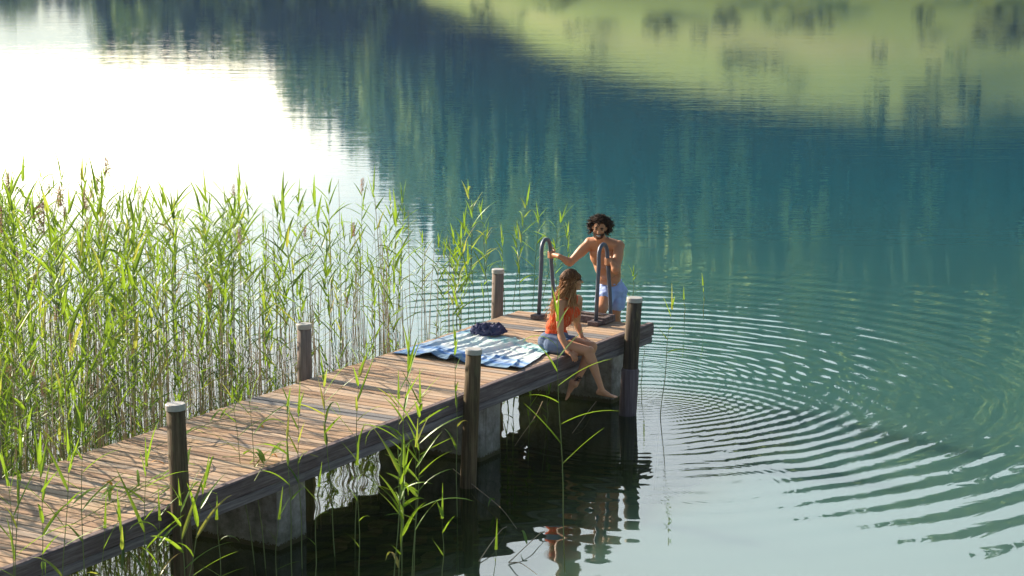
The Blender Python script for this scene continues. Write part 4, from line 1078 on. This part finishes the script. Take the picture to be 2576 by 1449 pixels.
# --- single reeds, each seen on its own
def solo(bx, by, tx, ty, label, seed, n=9, first=.45, l0=.2, l1=.4, w=.020, top=True, r=.0042, group=None, spread=1, plume=False, bend=.0):
    b = G(bx, by, 0); z = CH - (ty + 202) / F * b.y; t = P(tx, ty, b.y)
    rng = random.Random(seed); st, lf, pl = reed_mesh(rng, max(.15, z), n, l0, l1, w, 0, bend, first, top, plume, r, spread)
    o = mk((st, lf, pl)); o.location = b; dx = t.x - b.x
    o.rotation_euler = (0, math.atan2(dx, z), 0); tag(o, label, 'reed', group); return o
grp = 'single reeds in open water'
SOLO = [
 # sparse clump behind the far end
 (1196, 820, 1178, 470, 'tall leafy reed left of the far back post, highest of its clump', 10, .30, .25, .5, .030),
 (1178, 800, 1190, 520, 'reed with upright leaves standing in the clump behind the far back post', 8, .35, .22, .42, .027),
 (1215, 812, 1225, 590, 'shorter bright reed just left of the far back post', 8, .30, .2, .4, .027),
 (1232, 795, 1210, 530, 'thin reed leaning left behind the far back post', 7, .5, .2, .4, .018),
 (1150, 830, 1140, 600, 'leafy reed at the right end of the bed beyond the shirt', 10, .30, .2, .4, .030),
 (1290, 775, 1325, 500, 'reed with long arching leaf right of the far back post', 8, .42, .25, .5, .027),
 (1310, 780, 1300, 590, 'short leafy reed between far back post and left handrail', 9, .25, .2, .4, .027),
 (1340, 770, 1355, 540, 'reed left of the left handrail with leaves up its whole stem', 9, .30, .2, .38, .027),
 (1365, 750, 1415, 540, 'reed rising behind the left handrail toward the man', 9, .40, .22, .42, .027),
 (1425, 745, 1430, 575, 'thin reed between the handrail and the man', 7, .45, .18, .36, .018),
 (1400, 760, 1395, 620, 'low reed directly behind the left handrail', 6, .35, .18, .3, .018),
 (1270, 800, 1262, 600, 'slim reed directly behind the far back post', 7, .4, .2, .36, .018),
 # right side
 (1590, 790, 1594, 690, 'small bright reed behind the man and the corner post', 5, .35, .12, .22, .018),
 (1661, 1046, 1690, 770, 'single slender reed right of the jetty end with a few short leaves', 6, .42, .14, .30, .027),
 (1612, 968, 1622, 870, 'thin nearly leafless reed beside the corner post', 2, .7, .05, .1, .008),
 (1770, 800, 1770, 715, 'tiny faint reed tip standing alone in open water', 3, .5, .08, .14, .012),
 (1722, 812, 1722, 752, 'tiny dry shoot right of the jetty end', 1, .7, .05, .08, .008),
 # in front of the deck
 (1421, 1440, 1400, 790, 'long reed in front of the seated woman, bent leaves crossing her', 10, .42, .24, .46, .026),
 (1150, 1300, 1146, 860, 'reed left of the middle front post, rising before the towel', 7, .38, .2, .42, .020),
 (984, 1560, 1028, 900, 'tallest stem of the big reed clump before the deck', 11, .45, 0.25, 0.46, 0.026),
 (1012, 1510, 1000, 1000, 'leaning stem at the left of the big reed clump before the deck', 8, .42, .24, .44, .025),
 (1040, 1480, 1060, 1010, 'right stem of the big reed clump with pale narrow leaves', 16, .35, 0.26, 0.5, 0.034),
 (1000, 1530, 1020, 1200, 'low stem of the big reed clump with drooping grey leaves', 13, .30, 0.3, 0.53, 0.034),
 (1035, 1540, 1050, 1130, 'middle stem of the big reed clump before the deck', 7, .5, .22, .42, .025),
 (893, 1370, 902, 930, 'slender reed crossing the deck between two front posts', 8, .52, .2, .4, .027),
 (842, 1400, 812, 950, 'reed with a full fan of top leaves over the deck middle', 10, .62, .25, .45, .030),
 (735, 1470, 722, 1020, 'straight reed right of the tall front post with leaves at mid height', 8, .45, .2, .4, .027),
 (760, 1430, 748, 1040, 'short companion reed leaning over the deck planks', 7, .55, .2, .36, .020),
 (640, 1420, 582, 1010, 'thin reed bending left over the deck behind the tall post', 6, .55, .2, .38, .020),
 (668, 1430, 622, 990, 'thin reed with two crossing leaves right of the tall front post', 6, .55, .2, .38, .020),
 (470, 1600, 455, 1290, 'broad-leaved reed directly in front of the tall post', 8, .25, .35, .60, .034),
 (440, 1640, 520, 1230, 'reed at the foot of the tall post with long leaves to the right', 7, .45, .35, .60, .030),
 (355, 1640, 370, 1180, 'bright reed left of the tall post reaching over the beam', 8, .42, .26, .46, .028),
 (395, 1660, 400, 1330, 'low yellow-green reed left of the tall post foot', 7, .30, .22, .42, .026),
 (320, 1640, 300, 1330, 'low reed with grey folded leaf under the beam', 6, .30, .26, .42, .026),
 (215, 1700, 205, 1080, 'thin tall reed over the left part of the deck', 7, .55, .2, .4, .020),
 (250, 1680, 262, 1350, 'short shoot before the beam at lower left', 4, .4, .2, .34, .027),
 (122, 1760, 100, 1190, 'upright bright reed near the left bottom corner', 8, .55, .24, .46, .028),
 (60, 1780, 20, 1230, 'leaning reed at the left bottom corner', 8, .50, .26, .48, .028),
 (150, 1740, 172, 1160, 'reed with dark leaves beside the bright one at lower left', 7, .5, .26, .46, .026),
 (30, 1780, 52, 1120, 'thin reed at the left picture edge over the deck', 6, .55, .2, .4, .020),
 (1113, 1500, 1115, 1330, 'single yellow-green shoot before the clump at the bottom', 3, .5, .16, .22, .026),
 (1240, 1560, 1246, 1415, 'bare dry stick at the bottom picture edge', 1, .8, .05, .08, .008),
 (905, 1560, 900, 1180, 'reed below the beam left of the big clump', 5, .45, .15, .3, .016),
 (790, 1520, 800, 1240, 'thin pale stem before the middle concrete support', 4, .5, .14, .26, .014),
 (690, 1560, 700, 1330, 'thin shoot before the left concrete support', 3, .5, .14, .24, .014),
 (560, 1600, 548, 1330, 'thin stem right of the tall front post foot', 3, .5, .14, .24, .014),
]
for i, s in enumerate(SOLO): solo(s[0], s[1], s[2], s[3], s[4], 100 + i * 7, s[5], s[6], s[7], s[8], s[9], spread=1.1)
# reeds growing in the shade under the deck
for i, (bx, by, ty) in enumerate([(1255, 1105, 1000), (1275, 1120, 1010), (1290, 1110, 990), (1330, 1090, 1000), (1375, 1080, 1000)]):
    solo(bx, by, bx + 4, ty, 'small reed in the shade beside the middle concrete support', 900 + i, 5, .2, .12, .26, .016, group='small reeds beside the middle support')
# dry stems and twigs lying in the water / on the deck
def twig(pts, r, label, mat='stem_dead', leaves=0, seed=1, name='twig', cat='twig'):
    b = MB(); sp = smoothpath(pts, 16); b.tube(sp, [r * (1 - .6 * k / 16) for k in range(17)], 5); o = b.build(name, M[mat]); tag(o, label, cat)
    if leaves:
        rng = random.Random(seed); lf = MB()
        for k in range(leaves):
            p = sp[rng.randint(5, 16)]; d = (sp[-1] - sp[0]).normalized(); a = Vector((-d.y, d.x, 0)); sg = rng.choice((-1, 1)); dr = (d + a * sg * rng.uniform(.2, .8) + Vector((0, 0, rng.uniform(.0, .15)))).normalized()
            ln = rng.uniform(.22, .42); w = rng.uniform(.014, .022); sdv = Vector((0, 0, 1)).cross(dr) * w; b0 = len(lf.v); lf.cur = (rng.uniform(0, .7), .5, 1)
            for j in range(6):
                s = j / 5; q = p + dr * ln * s + Vector((0, 0, .012 + .05 * math.sin(s * 3.1))); f_ = (min(1, s * 5 + .3) * (1 - s) ** .8 + .02)
                lf.v.append(tuple(q + sdv * f_)); lf.v.append(tuple(q - sdv * f_ + Vector((0, 0, .004))))
            for j in range(5): lf.face((b0 + 2 * j, b0 + 2 * j + 1, b0 + 2 * j + 3, b0 + 2 * j + 2))
        lf.build('leaves', M['leaf'], o)
    return o
zd = DECK + .012
for i, (x0, y0, x1, y1, nl, lb) in enumerate([
    (180, 1320, 470, 1180, 7, 'broken green reed lying across the planks left of the tall post'),
    (255, 1270, 430, 1255, 6, 'broken reed with dark leaves lying on the deck left of the tall post'),
    (350, 1150, 470, 1100, 3, 'dry reed stalk lying on the deck behind the tall post'),
    (560, 1150, 700, 1165, 6, 'broken reed lying on the planks right of the tall post'),
    (640, 1210, 700, 1130, 5, 'leafy reed tip lying near the front beam'),
    (480, 1085, 610, 1050, 5, 'leafy reed tip hanging over the deck behind the tall post'),
    (110, 1300, 300, 1255, 6, 'broken reed lying on the deck at the far left')]):
    a = G(x0, y0, zd); b_ = G(x1, y1, zd + .01); m_ = a.lerp(b_, .5) + Vector((0, 0, .03))
    twig([a, m_, b_], .004, lb, 'stem', nl, 40 + i, 'fallen_reed', 'fallen reed')
for i, (pp, lb) in enumerate([
    ([(1280, 1415), (1320, 1390), (1362, 1352), (1375, 1340)], 'dry twig rising from the water at the bottom of the picture'),
    ([(1280, 1416), (1310, 1432), (1352, 1446)], 'dark twig lying in the water at the bottom edge'),
    ([(1205, 1412), (1235, 1380), (1262, 1345), (1275, 1325)], 'thin dark branch in the water right of the middle post reflection'),
    ([(1140, 1180), (1200, 1240), (1260, 1290), (1300, 1330)], 'long bent stem drooping into the water before the middle support'),
    ([(1365, 1010), (1345, 1060), (1310, 1110), (1295, 1122)], 'bent dry stalk leaning under the deck left of the dangling feet'),
    ([(1500, 1010), (1470, 1060), (1440, 1090)], 'thin curved stalk under the dangling feet')]):
    n_ = len(pp); pts = [G(a, b_, .01) + Vector((0, 0, .05 * math.sin(math.pi * k / (n_ - 1)))) for k, (a, b_) in enumerate(pp)]
    twig(pts, .005, lb, 'stem_dead', 1 if i in (0, 3) else 0, 70 + i)

for i, (x, y, lb) in enumerate([(270, 1222, 'small orange dead leaf on the planks left of the tall post'), (395, 1168, 'small yellow dead leaf on the planks near the tall post'), (655, 1080, 'tiny orange dead leaf near the back edge of the deck'), (690, 1152, 'tiny orange dead leaf near the front beam')]):
    b = MB(); c = G(x, y, zd); rng = random.Random(i); a = rng.uniform(0, 3); ln = .055 if i < 2 else .03
    for k in range(6):
        s = k / 5; wd = .016 * math.sin(math.pi * min(1, s + .12)) ; d = Vector((math.cos(a), math.sin(a), 0)); n_ = Vector((-d.y, d.x, 0)); q = d * ln * 2 * (s - .5) + Vector((0, 0, .012 + .02 * math.sin(s * 4)))
        b.v += [tuple(q + n_ * wd), tuple(q - n_ * wd + Vector((0, 0, .008)))]
    for k in range(5): b.face((2 * k, 2 * k + 1, 2 * k + 3, 2 * k + 2))
    o = b.build('dead_leaf', mat_simple('dead_leaf', (.75, .33, .04), .7, .2, .3, 40)); o.location = c; tag(o, lb, 'leaf')
